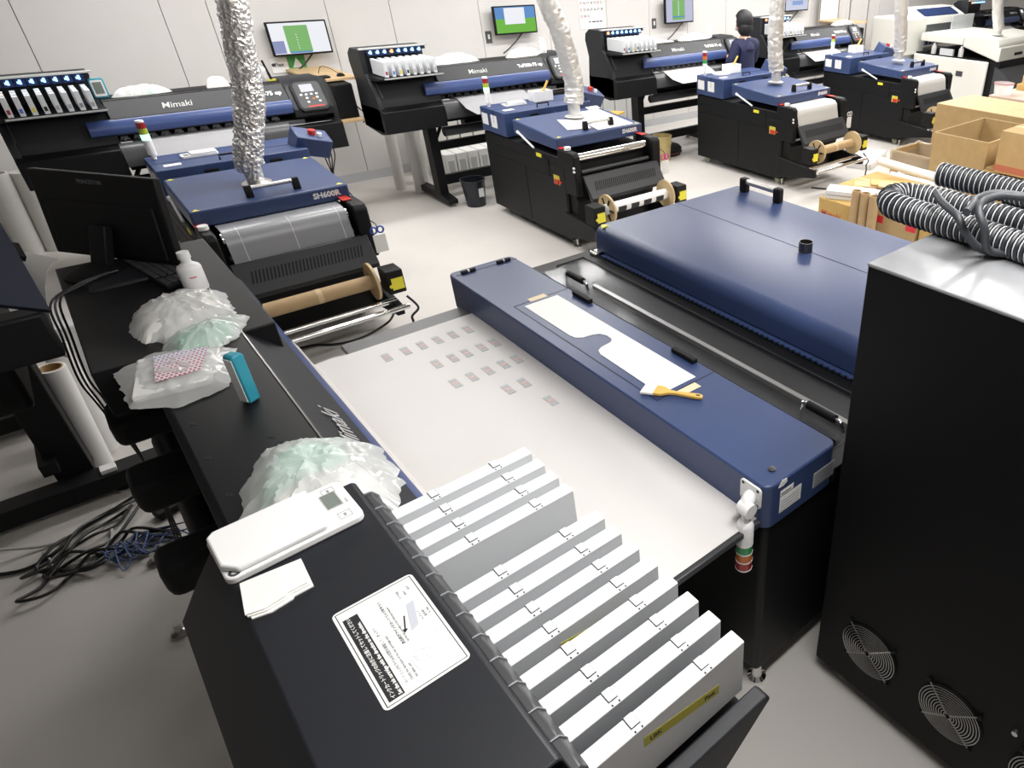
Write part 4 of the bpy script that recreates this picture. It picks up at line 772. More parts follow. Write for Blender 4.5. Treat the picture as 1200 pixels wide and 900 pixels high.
# bottle
def bottle(label, loc, r, h, mat, shoulder=0.7, capm=None):
    t = thing('plastic_bottle', label, 'bottle', loc)
    MB().lathe([(0, 0), (r * 0.95, 0), (r, 0.006), (r, h * shoulder), (r * 0.9, h * (shoulder + 0.06)), (r * 0.5, h * (shoulder + 0.13)), (r * 0.42, h * (shoulder + 0.15)), (r * 0.42, h * 0.9), (0, h * 0.9)], n=24).out('body', mat, t)
    MB().lathe([(0, h * 0.84), (r * 0.52, h * 0.84), (r * 0.50, h), (0, h)], n=20).out('cap', capm or white, t); return t
bt = bottle('small white bottle with a cap between keyboard and bag of wipes', (0.198, 2.815, ZT), 0.036, 0.135, white, 0.58)
plate((-0.012, -0.0365, 0.052), (1, 0, 0), (0, 0, 1), 0.02, 0.003, redtape, 'red_print', bt)
# teal timer standing on edge
t = thing('teal_timer', 'teal edged flat device standing upright on the foreground printer', 'timer', (0.155, 1.92, ZT), R(28))
MB().prism([(-0.017, 0.0), (0.017, 0.0), (0.017, 0.135), (0.011, 0.142), (-0.011, 0.142), (-0.017, 0.135)], -0.0, 0.034, 'y').out('case', teal, t, bevel=0.005); B(-0.0185, -0.0165, 0.004, 0.030, 0.006, 0.132).out('face', white, t)
# brush with a yellow handle on the flap
t = thing('paint_brush', 'flat brush with yellow handle and white bristles on the blue cover', 'brush', (1.255, 1.585, 0.988), R(-58))
MB().prism([(-0.075, -0.030), (-0.02, -0.026), (-0.02, 0.026), (-0.072, 0.032)], 0.0, 0.010, 'z').out('bristles', wcloth, t, bevel=0.002)
MB().prism([(-0.028, -0.027), (0.0, -0.026), (0.025, -0.010), (0.05, -0.007), (0.13, -0.012), (0.145, -0.008), (0.148, 0.0), (0.145, 0.008), (0.13, 0.012), (0.05, 0.007), (0.025, 0.010), (0.0, 0.026), (-0.028, 0.027)], 0.001, 0.012, 'z').out('handle', yplast, t, bevel=0.002)
MB().prism(rrect(0.122, 0.138, -0.004, 0.004, 0.0035), 0.0118, 0.0125, 'z').out('hang_hole', ink, t, smooth=False)
# small dark slots in the top panel, and the cable on the floor behind the film
for x, y in ((0.011, 1.918), (0.010, 1.735), (0.013, 1.56), (0.153, 1.686), (0.155, 1.63), (0.139, 1.726)):
    p = tf(x, y); MB().box(p[0] - 0.010, p[0] + 0.002, p[1] - 0.006, p[1] + 0.000, 1.2995, 1.3008).box(p[0] - 0.002, p[0] + 0.010, p[1] - 0.000, p[1] + 0.006, 1.2995, 1.3008).out('panel_slot', ink, FG, smooth=False)
# keyboard
t = thing('keyboard', 'black keyboard next to the monitor on the foreground printer', 'keyboard', (0.132, 3.08, ZT), R(-78.7))
B(-0.215, 0.215, -0.055, 0.055, 0.001, 0.016).out('case', blackm, t, bevel=0.003)
kb = bpy.data.meshes.new('key')
for r_ in range(5):
    for c_ in range(18):
        if c_ == 14: continue
        w_ = 0.0085; x, y = -0.202 + c_ * 0.0232 + r_ * 0.002, -0.042 + r_ * 0.021
        if r_ == 0 and c_ == 0: pass
        b = B(x - w_, x + w_, y - 0.0085, y + 0.0085, 0.0155, 0.0205); o = b.out('key', charcoal_key if 'charcoal_key' in globals() else M('key_plastic', (0.045, 0.045, 0.05), 0.5), t, smooth=False)
# monitor seen from the back
t = thing('monitor', 'black monitor seen from behind on the far end of the foreground printer', 'monitor', (-0.02, 3.21, ZT), R(-56))
up = Vector((0, 0.12, 1)).normalized(); rt = Vector((1, 0, 0)); fr = rt.cross(up)
c0 = Vector((0.0, 0.10, 0.172))
MB().obox(c0, rt * 0.272, up * 0.154, fr * 0.015).out('housing', blackm, t, bevel=0.006)
MB().obox(c0 + fr * 0.016 - up * 0.045, rt * 0.235, up * 0.095, fr * 0.006).out('back_bulge', blackm, t, bevel=0.006, seg=3)
MB().obox(c0 - fr * 0.0155, rt * 0.25, up * 0.138, fr * 0.001).out('screen', M('screen_off', (0.01, 0.01, 0.012), 0.15), t)
text('PRINCETON', 0.019, c0 + up * 0.118 + fr * 0.0152 - rt * 0.06, rt, up, M('faint_logo', (0.11, 0.11, 0.12), 0.4), 'lettering', t, bold=0.0005)
MB().obox((0, 0.035, 0.075), (0.035, 0, 0), (0, 0.03, 0.075), (0, 0.016, -0.006)).out('neck', blackm, t, bevel=0.006)
MB().lathe([(0, 0), (0.098, 0), (0.10, 0.006), (0.08, 0.018), (0.04, 0.026), (0, 0.028)], (0, -0.01, 0), n=32).out('stand', blackm, t)

# ------------------------------------------------------------------ on the back wall and on the wall printers
def wall_screen(x0, x1, z0, z1, label, build, cabley=True):
    t = thing('wall_monitor', label, 'monitor', ((x0 + x1) / 2, 8.20, z0), 0)
    w, h = (x1 - x0) / 2, z1 - z0
    B(-w, w, -0.005, 0.035, 0, h).out('housing', blackm, t, bevel=0.006); B(-0.05, 0.05, 0.035, 0.118, h * 0.3, h * 0.7).out('wall_mount', blackm, t)
    def q(a, b, c, d, m, name='screen_area', k=1): return B(-w + a * 2 * w, -w + b * 2 * w, -0.0055 - 0.0008 * k, -0.0045, c * h, d * h).out(name, m, t, smooth=False)
    build(q)
    MB().tube([(0.1, 0.03, 0.02), (0.0, 0.05, -0.08), (-0.12, 0.04, -0.16), (-0.2, 0.03, -0.2)], 0.008, 8).out('cable', cable_k, t)
    return t
def s1(q): q(0.03, 0.97, 0.06, 0.96, scr_w, 'screen'); q(0.27, 0.66, 0.10, 0.88, scr_g, k=2); q(0.03, 0.22, 0.08, 0.45, scr_b, k=2); q(0.28, 0.65, 0.07, 0.12, scr_s, k=3); [q(0.44, 0.455, 0.2 + 0.08 * i, 0.23 + 0.08 * i, scr_w, k=3) for i in range(6)]
def s2(q): q(0.03, 0.97, 0.55, 0.96, scr_s, 'screen'); q(0.03, 0.97, 0.06, 0.56, scr_l, 'screen'); q(0.24, 0.72, 0.36, 0.93, scr_w, k=2)
def s3(q): q(0.03, 0.97, 0.06, 0.96, M('screen_lilac', (0.02, 0.02, 0.02), 0.2, emit=(0.55, 0.57, 0.75), estr=0.8), 'screen'); q(0.24, 0.68, 0.14, 0.94, scr_g, k=2); q(0.24, 0.68, 0.24, 0.29, scr_s, k=3); q(0.45, 0.465, 0.3, 0.9, scr_w, k=3)
def s4(q): q(0.03, 0.97, 0.06, 0.96, M('screen_pale', (0.02, 0.02, 0.02), 0.2, emit=(0.62, 0.66, 0.82), estr=0.8), 'screen'); q(0.3, 0.75, 0.3, 0.5, M('screen_mid', (0.02, 0.02, 0.02), 0.2, emit=(0.25, 0.4, 0.75), estr=0.8), k=2)
wall_screen(1.89, 2.43, 1.34, 1.64, 'wall monitor showing a green rectangle on a white screen, above the leftmost printer', s1)
wall_screen(4.24, 4.79, 1.38, 1.68, 'wall monitor showing blue sky and green fields', s2)
wall_screen(6.81, 7.33, 1.36, 1.67, 'wall monitor with a lilac screen, left of the person', s3)
wall_screen(9.30, 9.88, 1.40, 1.70, 'wall monitor with a pale blue screen, farthest right', s4)
for x, z, lb in ((4.20, 1.355, 'grey wall switch beside the monitor showing green fields'), (6.70, 1.365, 'grey wall switch beside the monitor with the lilac screen')):
    t = thing('wall_switch', lb, 'switch', (x, 8.32, z)); B(-0.038, 0.038, -0.008, 0, -0.065, 0.065).out('plate', M('switch_grey', (0.10, 0.10, 0.10), 0.4), t, bevel=0.003); B(-0.012, 0.012, -0.013, -0.007, -0.02, 0.03).out('rocker', white, t)
t = thing('wall_calendar', 'white wall calendar with rows of dates, left of the third printer', 'calendar', (5.68, 8.318, 1.36))
B(-0.20, 0.20, -0.004, 0, 0, 0.55).out('page', paper, t, smooth=False)
for r_, row in enumerate((('15', '16', '17', '18', '19', '20', '21'), ('22', '23', '24', '25', '26', '27', '28'), ('29', '30', '31'))):
    for c_, d in enumerate(row): text(d, 0.042, (-0.165 + c_ * 0.053, -0.0045, 0.285 - r_ * 0.075), (1, 0, 0), (0, 0, 1), redtape if (c_ == 0 or d == '20') else ink, 'date', t, align='CENTER', bold=0.0005)
for a, b_ in ((-0.06, -0.03), (-0.01, 0.05), (0.06, 0.10), (0.11, 0.15)): B(a, b_, -0.0052, -0.004, 0.075, 0.088).out('printed_mark', ink, t, smooth=False)
t = thing('notice_card', 'white notice card below the wall monitor with the white screen', 'notice', (1.94, 8.318, 1.18)); B(-0.075, 0.075, -0.006, 0, 0, 0.135).out('card', paper, t); text('Flex', 0.05, (-0.045, -0.0065, 0.06), (1, 0, 0), (0, 0, 1), dgrey, 'lettering', t, bold=0.001); MB().cyl((-0.055, -0.007, 0.076), (-0.055, -0.006, 0.076), 0.016, n=14).out('round_mark', dgrey, t)
t = thing('green_notice', 'green notice with a white triangle under the leftmost wall monitor', 'notice', (2.10, 8.318, 1.19)); B(-0.08, 0.08, -0.006, 0, 0, 0.14).out('card', M('green_card', (0.05, 0.30, 0.07), 0.5), t)
MB().prism([(-0.045, 0.03), (0.045, 0.03), (0.0, 0.12)], -0.008, -0.006, 'y').out('white_triangle', paper, t, smooth=False)
# wooden wall shelves with a computer, keyboard and mouse between the first two printers
for z, y0, x0, x1, lb in ((1.19, 7.45, 1.98, 2.36, 'upper pale wooden shelf at the right end of the leftmost printer'), (0.85, 7.25, 1.98, 2.27, 'lower pale wooden shelf holding the black computer')):
    t = thing('wooden_shelf', lb, 'shelf', ((x0 + x1) / 2, 8.3, z)); B(x0 - (x0 + x1) / 2, x1 - (x0 + x1) / 2, y0 - 8.3, 0.015, 0, 0.022).out('board', wood, t, bevel=0.002)
    for x in (-0.1, 0.1): MB().prism([(0.01, 0), (-0.3, 0), (0.01, -0.16)], x - 0.01, x + 0.01, 'x').out('bracket', greym, t)
t = thing('computer_case', 'black computer standing between two wooden shelves', 'computer', (2.17, 7.55, 0.873)); B(-0.09, 0.09, -0.22, 0.20, 0, 0.305).out('case', blackm, t, bevel=0.012); B(-0.07, 0.07, -0.222, -0.219, 0.02, 0.28).out('front_grille', black, t)
MB().tube([(0.10, -0.1, 0.10), (0.13, -0.12, 0.06), (0.14, -0.2, 0.02), (0.10, -0.24, -0.05)], 0.006, 8).out('cable', cable_k, t)
t = thing('keyboard', 'small black keyboard on the upper wooden shelf', 'keyboard', (2.08, 7.55, 1.212)); B(-0.08, 0.06, -0.05, 0.06, 0, 0.015).out('case', blackm, t)
t = thing('computer_mouse', 'black computer mouse with a looping wire on the wooden shelf', 'mouse', (2.25, 7.56, 1.212)); MB().lathe([(0, 0), (0.035, 0), (0.036, 0.012), (0.02, 0.026), (0, 0.03)], n=16).out('shell', blackm, t); MB().tube([(0, 0.03, 0.015), (-0.05, 0.1, 0.06), (-0.12, 0.12, 0.08), (-0.15, 0.14, 0.02)], 0.003, 6).out('wire', cable_k, t)
PZ = 1.302
t = thing('teal_timer', 'teal rimmed device with a dark screen on the leftmost wall printer', 'timer', (0.425, 7.06, PZ), R(-6))
MB().prism(rrect(-0.045, 0.045, 0, 0.135, 0.014), -0.01, 0.012, 'y').out('case', teal, t, bevel=0.003); MB().prism(rrect(-0.036, 0.036, 0.012, 0.124, 0.01), -0.0125, -0.009, 'y').out('face', white, t); B(-0.026, 0.026, -0.014, -0.012, 0.03, 0.11).out('display', lcd, t)
def pouch2(x, y, w, d, h, seed, label, green, group='wipe bags on the wall printers'):
    h *= 0.68
    ol = [(x - w, y - d * 0.7), (x - w * 0.4, y - d), (x + w * 0.5, y - d * 0.9), (x + w, y - d * 0.4), (x + w * 0.9, y + d * 0.6), (x, y + d), (x - w * 0.8, y + d * 0.7)]
    sm = lambda k, cx: [(cx + (p[0] - x) * k, y + (p[1] - y) * k * 1.0) for p in ol]
    return pouch(label, ol, h, seed, sm(0.62, x - w * 0.3), sm(0.45, x + w * 0.42) if green else None, None, PZ)
pouch2(0.66, 7.06, 0.19, 0.075, 0.09, 21, 'bag with white and green wipes on the leftmost wall printer', True)
pouch2(3.17, 7.08, 0.25, 0.08, 0.12, 22, 'bag with white and green wipes next to the cartridges of the second printer', True)
pouch2(3.93, 7.08, 0.22, 0.08, 0.11, 23, 'bag with white and green wipes below the monitor showing fields', True)
pouch2(6.30, 7.06, 0.27, 0.08, 0.10, 24, 'bag with white and green wipes left of the person', True)
pouch2(9.35, 7.06, 0.26, 0.08, 0.09, 25, 'bag of white wipes on the fourth wall printer', False)
t = thing('paper_roll_end', 'crumpled white paper on the leftmost printer behind the foil duct', 'paper', (1.16, 7.06, PZ)); blob([(-0.08, -0.05), (0.08, -0.06), (0.09, 0.05), (-0.07, 0.06)], 0.065, 31, 'crumple', wcloth, t, rings=8, n=28, rough=0.014, power=4)
sheet_on('paper_sheet', [(5.62, 6.99, PZ + 0.004), (5.93, 6.99, PZ + 0.004), (5.84, 7.15, PZ + 0.012), (5.66, 7.16, PZ + 0.03)], paper, 'white sheets beside the cartridges of the third printer', 'paper', t=0.012)
bottle('milky bottle on the leftmost wall printer below the monitor', (1.50, 7.10, PZ), 0.045, 0.14, milk, 0.7, milk)
bottle('white bottle on the second wall printer right of the wipes', (4.17, 7.08, PZ), 0.04, 0.16, white)
bottle('white bottle on the third wall printer, left of the person', (6.62, 7.10, PZ), 0.035, 0.15, white)
t = thing('router_antenna', 'black upright antenna on the leftmost wall printer', 'antenna', (1.56, 7.08, PZ)); B(-0.03, 0.03, -0.02, 0.02, 0, 0.012).out('base', tape_y, t); MB().cyl((0, 0, 0.008), (-0.03, 0, 0.16), 0.010, 0.008).out('rod', blackm, t)
# things on the hopper boxes
def small_scale(x, y, label):
    t = thing('digital_scale', label, 'scale', (x, y, 1.0112)); MB().prism(rrect(-0.11, 0.11, -0.05, 0.05, 0.01), 0, 0.012, 'z').out('base', white, t); MB().prism(rrect(-0.055, 0.105, -0.045, 0.045, 0.01), 0.012, 0.026, 'z').out('platform', white, t, bevel=0.003)
    plate((-0.095, -0.03, 0.0122), (1, 0, 0), (0, 1, 0), 0.03, 0.05, lcd, 'display', t); return t
small_scale(0.455 + 0.30, 4.90 + 1.22, 'white digital scale on the hopper of the leftmost dryer'); small_scale(3.05 + 0.27, 5.04 + 1.23, 'white digital scale on the hopper of the second dryer')
t = thing('printed_card', 'white card with red print beside the foil duct on the leftmost hopper', 'card', (1.07, 6.10, 1.0112), R(8)); B(-0.07, 0.07, -0.035, 0.035, 0, 0.01).out('card', paper, t); B(-0.02, 0.06, -0.02, 0.02, 0.01, 0.0115).out('red_print', redtape, t, smooth=False)
def paper_box(x, y, label):
    t = thing('paper_box', label, 'box', (x, y, 1.0112)); b = MB()
    b.box(-0.10, 0.10, -0.06, 0.06, 0, 0.004); b.box(-0.10, 0.10, -0.062, -0.058, 0, 0.09); b.box(-0.10, 0.10, 0.058, 0.062, 0, 0.09); b.box(-0.102, -0.098, -0.06, 0.06, 0, 0.09); b.box(0.098, 0.102, -0.06, 0.06, 0, 0.09); b.out('box', paper, t)
    MB().cyl((-0.02, 0, 0.01), (0.09, -0.01, 0.17), 0.011).out('brush_handle', yplast, t); return t
paper_box(3.05 + 0.58, 5.04 + 1.26, 'white paper box with a wooden brush handle on the second hopper'); paper_box(5.81 + 0.45, 5.06 + 1.26, 'white paper box with brushes on the third hopper'); paper_box(8.38 + 0.55, 5.20 + 1.26, 'white paper box on the hopper of the dryer farthest right')
sheet_on('round_plate', [(5.81 + 0.26 + 0.12 * math.cos(R(a)), 5.06 + 1.24 + 0.10 * math.sin(R(a)), 1.0112) for a in range(0, 360, 24)], white, 'white round plate on the third hopper', 'plate', t=0.014)
# hanging tags and scissors on dryers
for D, lb in ((D1, 'white tag with blue scissors hanging at the leftmost dryer'), (D2, 'white tag with pink scissors hanging at the second dryer'), (D3, 'white tag with a wire at the third dryer')):
    o = Vector(D.location); t = thing('hanging_tag', lb, 'tag', o + Vector((0.915, -0.19, 0.56)))
    B(-0.035, 0.045, -0.012, -0.008, -0.02, 0.10).out('card', paper, t)
    b = MB()
    for s in (-1, 1): b.tube([(0.0 + s * 0.022 + 0.02 * math.cos(R(a)), -0.014, 0.135 + 0.022 * math.sin(R(a))) for a in range(0, 361, 30)], 0.006, 6, 1, caps=False)
    b.out('scissor_handles', {D1: M('blue_handles', (0.03, 0.08, 0.4), 0.4), D2: M('pink_handles', (0.6, 0.05, 0.25), 0.4), D3: greym}[D], t); MB().tube([(0, -0.012, 0.13), (0.005, 0.0, 0.17), (-0.02, 0.03, 0.2)], 0.003, 6).out('hook', blackm, t)
# ------------------------------------------------------------------ floor things below the wall printers
def bin_(loc, r, h, mat, label, cat, sticker=None, name='waste_bin'):
    t = thing(name, label, cat, loc); MB().lathe([(0, 0), (r * 0.78, 0), (r, h), (r * 1.04, h), (r * 1.04, h - 0.015), (r * 0.95, h - 0.015), (r * 0.75, 0.01), (0, 0.01)], n=26).out('bin', mat, t)
    if sticker: plate((-0.01, -r * 0.93 - 0.004, h * 0.40), (1, 0, 0), (0, -0.22 * r / h, 1), 0.055, 0.09, sticker, 'label', t)
    return t
bin_((2.98, 6.72, 0), 0.12, 0.27, M('navy_bin', (0.012, 0.014, 0.022), 0.35), 'small black waste bin with a white label beside the printer foot', 'bin', paper)
bt = bin_((5.52, 6.78, 0), 0.12, 0.30, bucket_y, 'ochre plastic bucket on the floor behind the second dryer', 'bucket', None, 'plastic_bucket')
MB().lathe([(0.112, 0.2), (0.118, 0.2), (0.118, 0.215), (0.112, 0.215)], n=26).out('rim', bucket_y, bt)
t = thing('round_tub', 'black round tub beside the ochre bucket', 'tub', (5.75, 6.98, 0)); MB().lathe([(0, 0), (0.18, 0), (0.20, 0.08), (0.17, 0.11), (0, 0.12)], n=26).out('tub', blackm, t); MB().lathe([(0.19, 0.03), (0.202, 0.03), (0.205, 0.045), (0.19, 0.045)], n=26).out('brown_rim', M('brown_rim', (0.10, 0.03, 0.02), 0.5), t)
for k in range(5):
    t = thing('white_carton', 'white carton under the second wall printer, %s from the left' % nth[k], 'carton', (3.22 + k * 0.135, 7.85, 0), 0, 'white cartons under the second printer')
    B(-0.06, 0.06, -0.12, 0.12, 0, 0.27).out('carton', paper, t, bevel=0.003); B(-0.035, 0.035, -0.122, -0.119, 0.06, 0.2).out('label', greym, t, smooth=False)
for k in range(5):
    t = thing('white_carton', 'tall white carton at the wall behind the second printer, %s from the left' % nth[k], 'carton', (3.12 + k * 0.16, 8.15, 0), 0, 'tall white cartons at the wall')
    B(-0.072, 0.072, -0.1, 0.1, 0, 0.60).out('carton', cream, t, bevel=0.003)
for k in range(5):
    t = thing('white_carton', 'white carton behind the third printer, %s from the left' % nth[k], 'carton', (5.10 + k * 0.19, 7.95, 0), 0, 'white cartons behind the third printer')
    B(-0.085, 0.085, -0.15, 0.15, 0, 0.72 - 0.03 * (k % 2)).out('carton', paper, t, bevel=0.003)
def upright_roll(x, y, r, h, mat, label, group, tilt=(0, 0), open_=True, name='upright_roll'):
    t = thing(name, label, 'roll', (x, y, 0), 0, group); top = Vector((tilt[0], tilt[1], h)); ax = top.normalized(); L = top.length
    MB().lathe([(0, 0), (r, 0), (r, L), (r * 0.8, L), (r * 0.8, L - 0.08), (0, L - 0.08)], (0, 0, 0.002), ax, 24).out('roll', mat, t)
    if open_: MB().lathe([(r * 0.8, L - 0.075), (r * 0.82, L - 0.075), (r * 0.82, L + 0.001), (r * 0.72, L + 0.001), (r * 0.72, L - 0.075)], (0, 0, 0.002), ax, 24).out('core', core, t)
    return t
rollm = M('film_roll_white', (0.62, 0.61, 0.58), 0.4)
for k, (x, y, h) in enumerate(((2.62, 7.75, 0.80), (2.74, 7.52, 0.80), (2.90, 7.78, 0.78))):
    upright_roll(x, y, 0.055, h, rollm, 'pale upright roll under the second wall printer, %s from the left' % nth[k], 'rolls beside the second printer leg', (0.02, 0), False)
for k, (x, y, h) in enumerate(((-0.62, 8.05, 0.66), (-0.42, 8.04, 0.68), (-0.25, 8.06, 0.66))):
    upright_roll(x, y, 0.085, h, rollm, 'thick pale roll by the back wall at far left, %s from the left' % nth[k], 'thick rolls at far left', (0.03, 0), False)

# ------------------------------------------------------------------ left side: neighbouring printer seen from behind, rolls, cables
N = thing('wide_format_printer', 'black printer at the left edge, mostly dark, with a bluish hood', 'printer', (-0.62, 1.2, 0))
B(-1.3, 0.28, 1.75, 2.5, 0.98, 1.30).out('body', blackm, N, bevel=0.02)
B(0.08, 0.22, 2.78, 2.96, 0.08, 0.95).out('leg', blackm, N, bevel=0.006); B(-0.5, 0.50, 2.66, 2.78, 0.03, 0.12).out('foot', blackm, N, bevel=0.006); B(-0.9, 0.13, 2.3, 2.9, 0.75, 0.98).out('end_frame', blackm, N)
B(-0.5, 0.30, 3.60, 3.72, 0.03, 0.12).out('foot', blackm, N, bevel=0.006); B(0.06, 0.12, 2.7, 3.7, 0.2, 0.26).out('crossbar', blackm, N)
for p in ((0.30, 2.70), (0.28, 3.75), (-0.35, 2.72)): MB().lathe([(0, 0), (0.045, 0), (0.045, 0.014), (0.012, 0.03), (0.012, 0.10), (0, 0.10)], (p[0], p[1], 0)).out('leveler', steel, N)
B(0.24, 0.30, 2.685, 2.74, 0.12, 0.14).out('white_clamp', paper, N)
b = MB(); P0 = Vector((0.455, 1.40, 1.42)); u = Vector((-0.42, 0.02, 0.22)); v = Vector((-0.02, 0.30, 0.27)); n_ = u.cross(v).normalized() * 0.008
b.add([P0 - n_, P0 + u - n_, P0 + u + v - n_, P0 + v - n_, P0 + n_, P0 + u + n_, P0 + u + v + n_, P0 + v + n_], [(0, 3, 2, 1), (4, 5, 6, 7), (0, 1, 5, 4), (1, 2, 6, 5), (2, 3, 7, 6), (3, 0, 4, 7)])
hd = b.out('hood', M('bluish_hood', (0.022, 0.028, 0.045), 0.12, coat=0.5), N)
b = MB(); q0 = P0 - n_ * -1.1; b.obox(P0 + u * 0.5 + v * 0.5 + n_ * 1.15, u * 0.36, v * 0.34, n_ * 0.2); b.out('window', M('hood_window', (0.10, 0.12, 0.16), 0.08), hd)
MB().obox(P0 + v * 0.55 + n_ * 2, u * 0.04, v * 0.06, n_ * 1.5).out('catch', blackm, hd)
B(0.22, 0.44, 1.39, 1.47, 1.28, 1.425).out('hood_arm', blackm, N, bevel=0.01); B(0.10, 0.25, 1.40, 1.80, 1.18, 1.32).out('hood_base', blackm, N)
t = thing('curved_paper', 'white sheet curving down behind the far end of the foreground printer', 'paper', (-0.14, 3.36, 0))
b = MB(); b.sheet([(-0.12 * math.cos(R(a)) - 0.02, 1.02 + 0.34 * math.sin(R(a))) for a in range(0, 91, 10)] , -0.10, 0.08, 'y', 0.002); o = b.out('sheet', paper, t); o.rotation_euler = (0, 0, R(25))
upright_roll(-0.395, 4.20, 0.055, 0.59, paper, 'white roll with an open brown core at the far left, nearer one', 'white rolls by the dark printer', (0.03, -0.02))
upright_roll(-0.355, 4.34, 0.055, 0.63, paper, 'white roll with an open brown core at the far left, behind the nearer one', 'white rolls by the dark printer', (0.03, -0.02))
t = thing('plastic_canister', 'milky plastic canister standing behind the white rolls at left', 'canister', (-0.30, 4.62, 0)); B(-0.09, 0.09, -0.06, 0.06, 0.002, 0.62).out('body', milk, t, bevel=0.02, seg=3); MB().cyl((-0.03, 0, 0.62), (-0.03, 0, 0.68), 0.035).out('cap', greym, t)
# guides below the rear of the foreground printer
for y0, y1 in ((1.84, 1.97), (2.26, 2.42), (2.70, 2.88)): B(y0 - 0.42, y1 - 0.42, -0.16, 0.060, 0.86, 0.97).out('rear_guide', blackm, FG, bevel=0.03, seg=3)
B(1.95, 2.93, -0.45, 0.012, 1.16, 1.301).out('rear_shelf', black, FG, bevel=0.004)
rnd = random.Random(5)
def floor_cable(name, label, pts, r, mat, group=None):
    t = thing(name, label, 'cable', (pts[0][0], pts[0][1], 0), 0, group)
    b = MB(); b.tube([(p[0] - pts[0][0], p[1] - pts[0][1], p[2] if len(p) > 2 else r + 0.001) for p in pts], r, 8, 6); b.out('wire', mat, t); return t
for k in range(5):
    pts = [(-0.20, 3.25 + 0.04 * k, 0.012)]
    x, y = -0.25, 3.3 + 0.05 * k
    for j in range(6): x -= 0.06 + 0.03 * rnd.random(); y += 0.09 * math.sin(j * 1.3 + k) ; pts.append((x, y, 0.010 + 0.012 * ((j + k) % 3)))
    for j in range(5): x += 0.07 + 0.02 * rnd.random(); y += 0.06 + 0.05 * math.sin(j + k); pts.append((x, y, 0.012 + 0.012 * ((j + k) % 3)))
    floor_cable('black_cable', 'one of the tangled black cables on the floor at the left', pts, 0.007, cable_k, 'tangled black cables')
for k in range(4):
    pts = [(-0.14 - 0.01 * k, 3.20 + 0.06 * k, 0.03)]
    for j in range(9): pts.append((-0.22 - 0.10 * abs(math.sin(j * 0.9 + k * 1.7)) - 0.02 * j, 3.22 + 0.16 * abs(math.cos(j * 1.3 + k)) + 0.02 * k, 0.02 + 0.012 * ((j + k) % 3)))
    floor_cable('blue_cable', 'one of the thin blue wires in the cable tangle at left', pts, 0.0035, cable_b, 'thin blue wires')
floor_cable('white_cable', 'white cable running in from the left edge to the cable tangle', [(-1.0, 3.72, 0.16), (-0.80, 3.70, 0.06), (-0.66, 3.66, 0.012), (-0.56, 3.62, 0.012), (-0.64, 3.5, 0.012), (-0.55, 3.42, 0.012), (-0.44, 3.48, 0.012), (-0.42, 3.6, 0.012)], 0.007, cable_w)
floor_cable('grey_cable', 'thin grey cable lying in loops in front of the black tangle', [(-0.66, 3.62), (-0.60, 3.44), (-0.45, 3.38), (-0.36, 3.40), (-0.30, 3.34), (-0.22, 3.2), (-0.26, 3.05), (-0.18, 2.98)], 0.005, cable_w)
floor_cable('black_cable', 'black cable crossing the floor to the left edge', [(-0.35, 3.75), (-0.5, 3.70), (-0.62, 3.58), (-0.75, 3.55), (-0.95, 3.7)], 0.008, cable_k)
t = thing('power_adapter', 'small black power adapter among the blue wires', 'adapter', (-0.20, 3.55, 0.005), R(20)); B(-0.06, 0.06, -0.035, 0.035, 0, 0.035).out('case', blackm, t, bevel=0.004)
for k, (dx, dy) in enumerate(((0, 0), (0.012, 0.02), (-0.012, 0.03))):
    t = thing('hanging_cable', 'black cable hanging behind the far end of the foreground printer', 'cable', (-0.15, 2.95, 1.25), 0, 'cables hanging behind the monitor')
    b = MB(); b.tube([(0.16 + dx, 0.18, 0.07), (0.05, 0.12 + dy, 0.062), (-0.02 + dx, 0.08, 0.04), (-0.035 + dx, 0.03 + dy, -0.07), (-0.05 + dx, 0.02, -0.22), (-0.04 + dx, 0.03 + dy, -0.36), (-0.02, 0.1, -0.7), (-0.06 - dx, 0.2, -1.23)], 0.0035, 8, 6); b.out('wire', cable_k, t)
for k in range(4):
    t = thing('hanging_cable', 'thin black cable hanging under the right end of the leftmost printer', 'cable', (1.80 + 0.03 * k, 7.15, 0.76), 0, 'cables under the leftmost printer')
    b = MB(); b.tube([(0, 0, 0), (0.01, 0.01, -0.15), (0.03 - 0.03 * k, -0.03, -0.35), (0.06, 0.0, -0.55), (0.02 * k, 0.05, -0.73)], 0.005, 6, 6); b.out('wire', cable_k, t)

floor_cable('black_cable', 'black cable lying on the floor in front of the leftmost dryer', [(1.307, 4.578, 0.15), (1.28, 4.70, 0.03), (1.086, 4.647), (0.926, 4.667), (0.818, 4.751), (0.721, 4.779), (0.5, 4.83)], 0.008, cable_k)
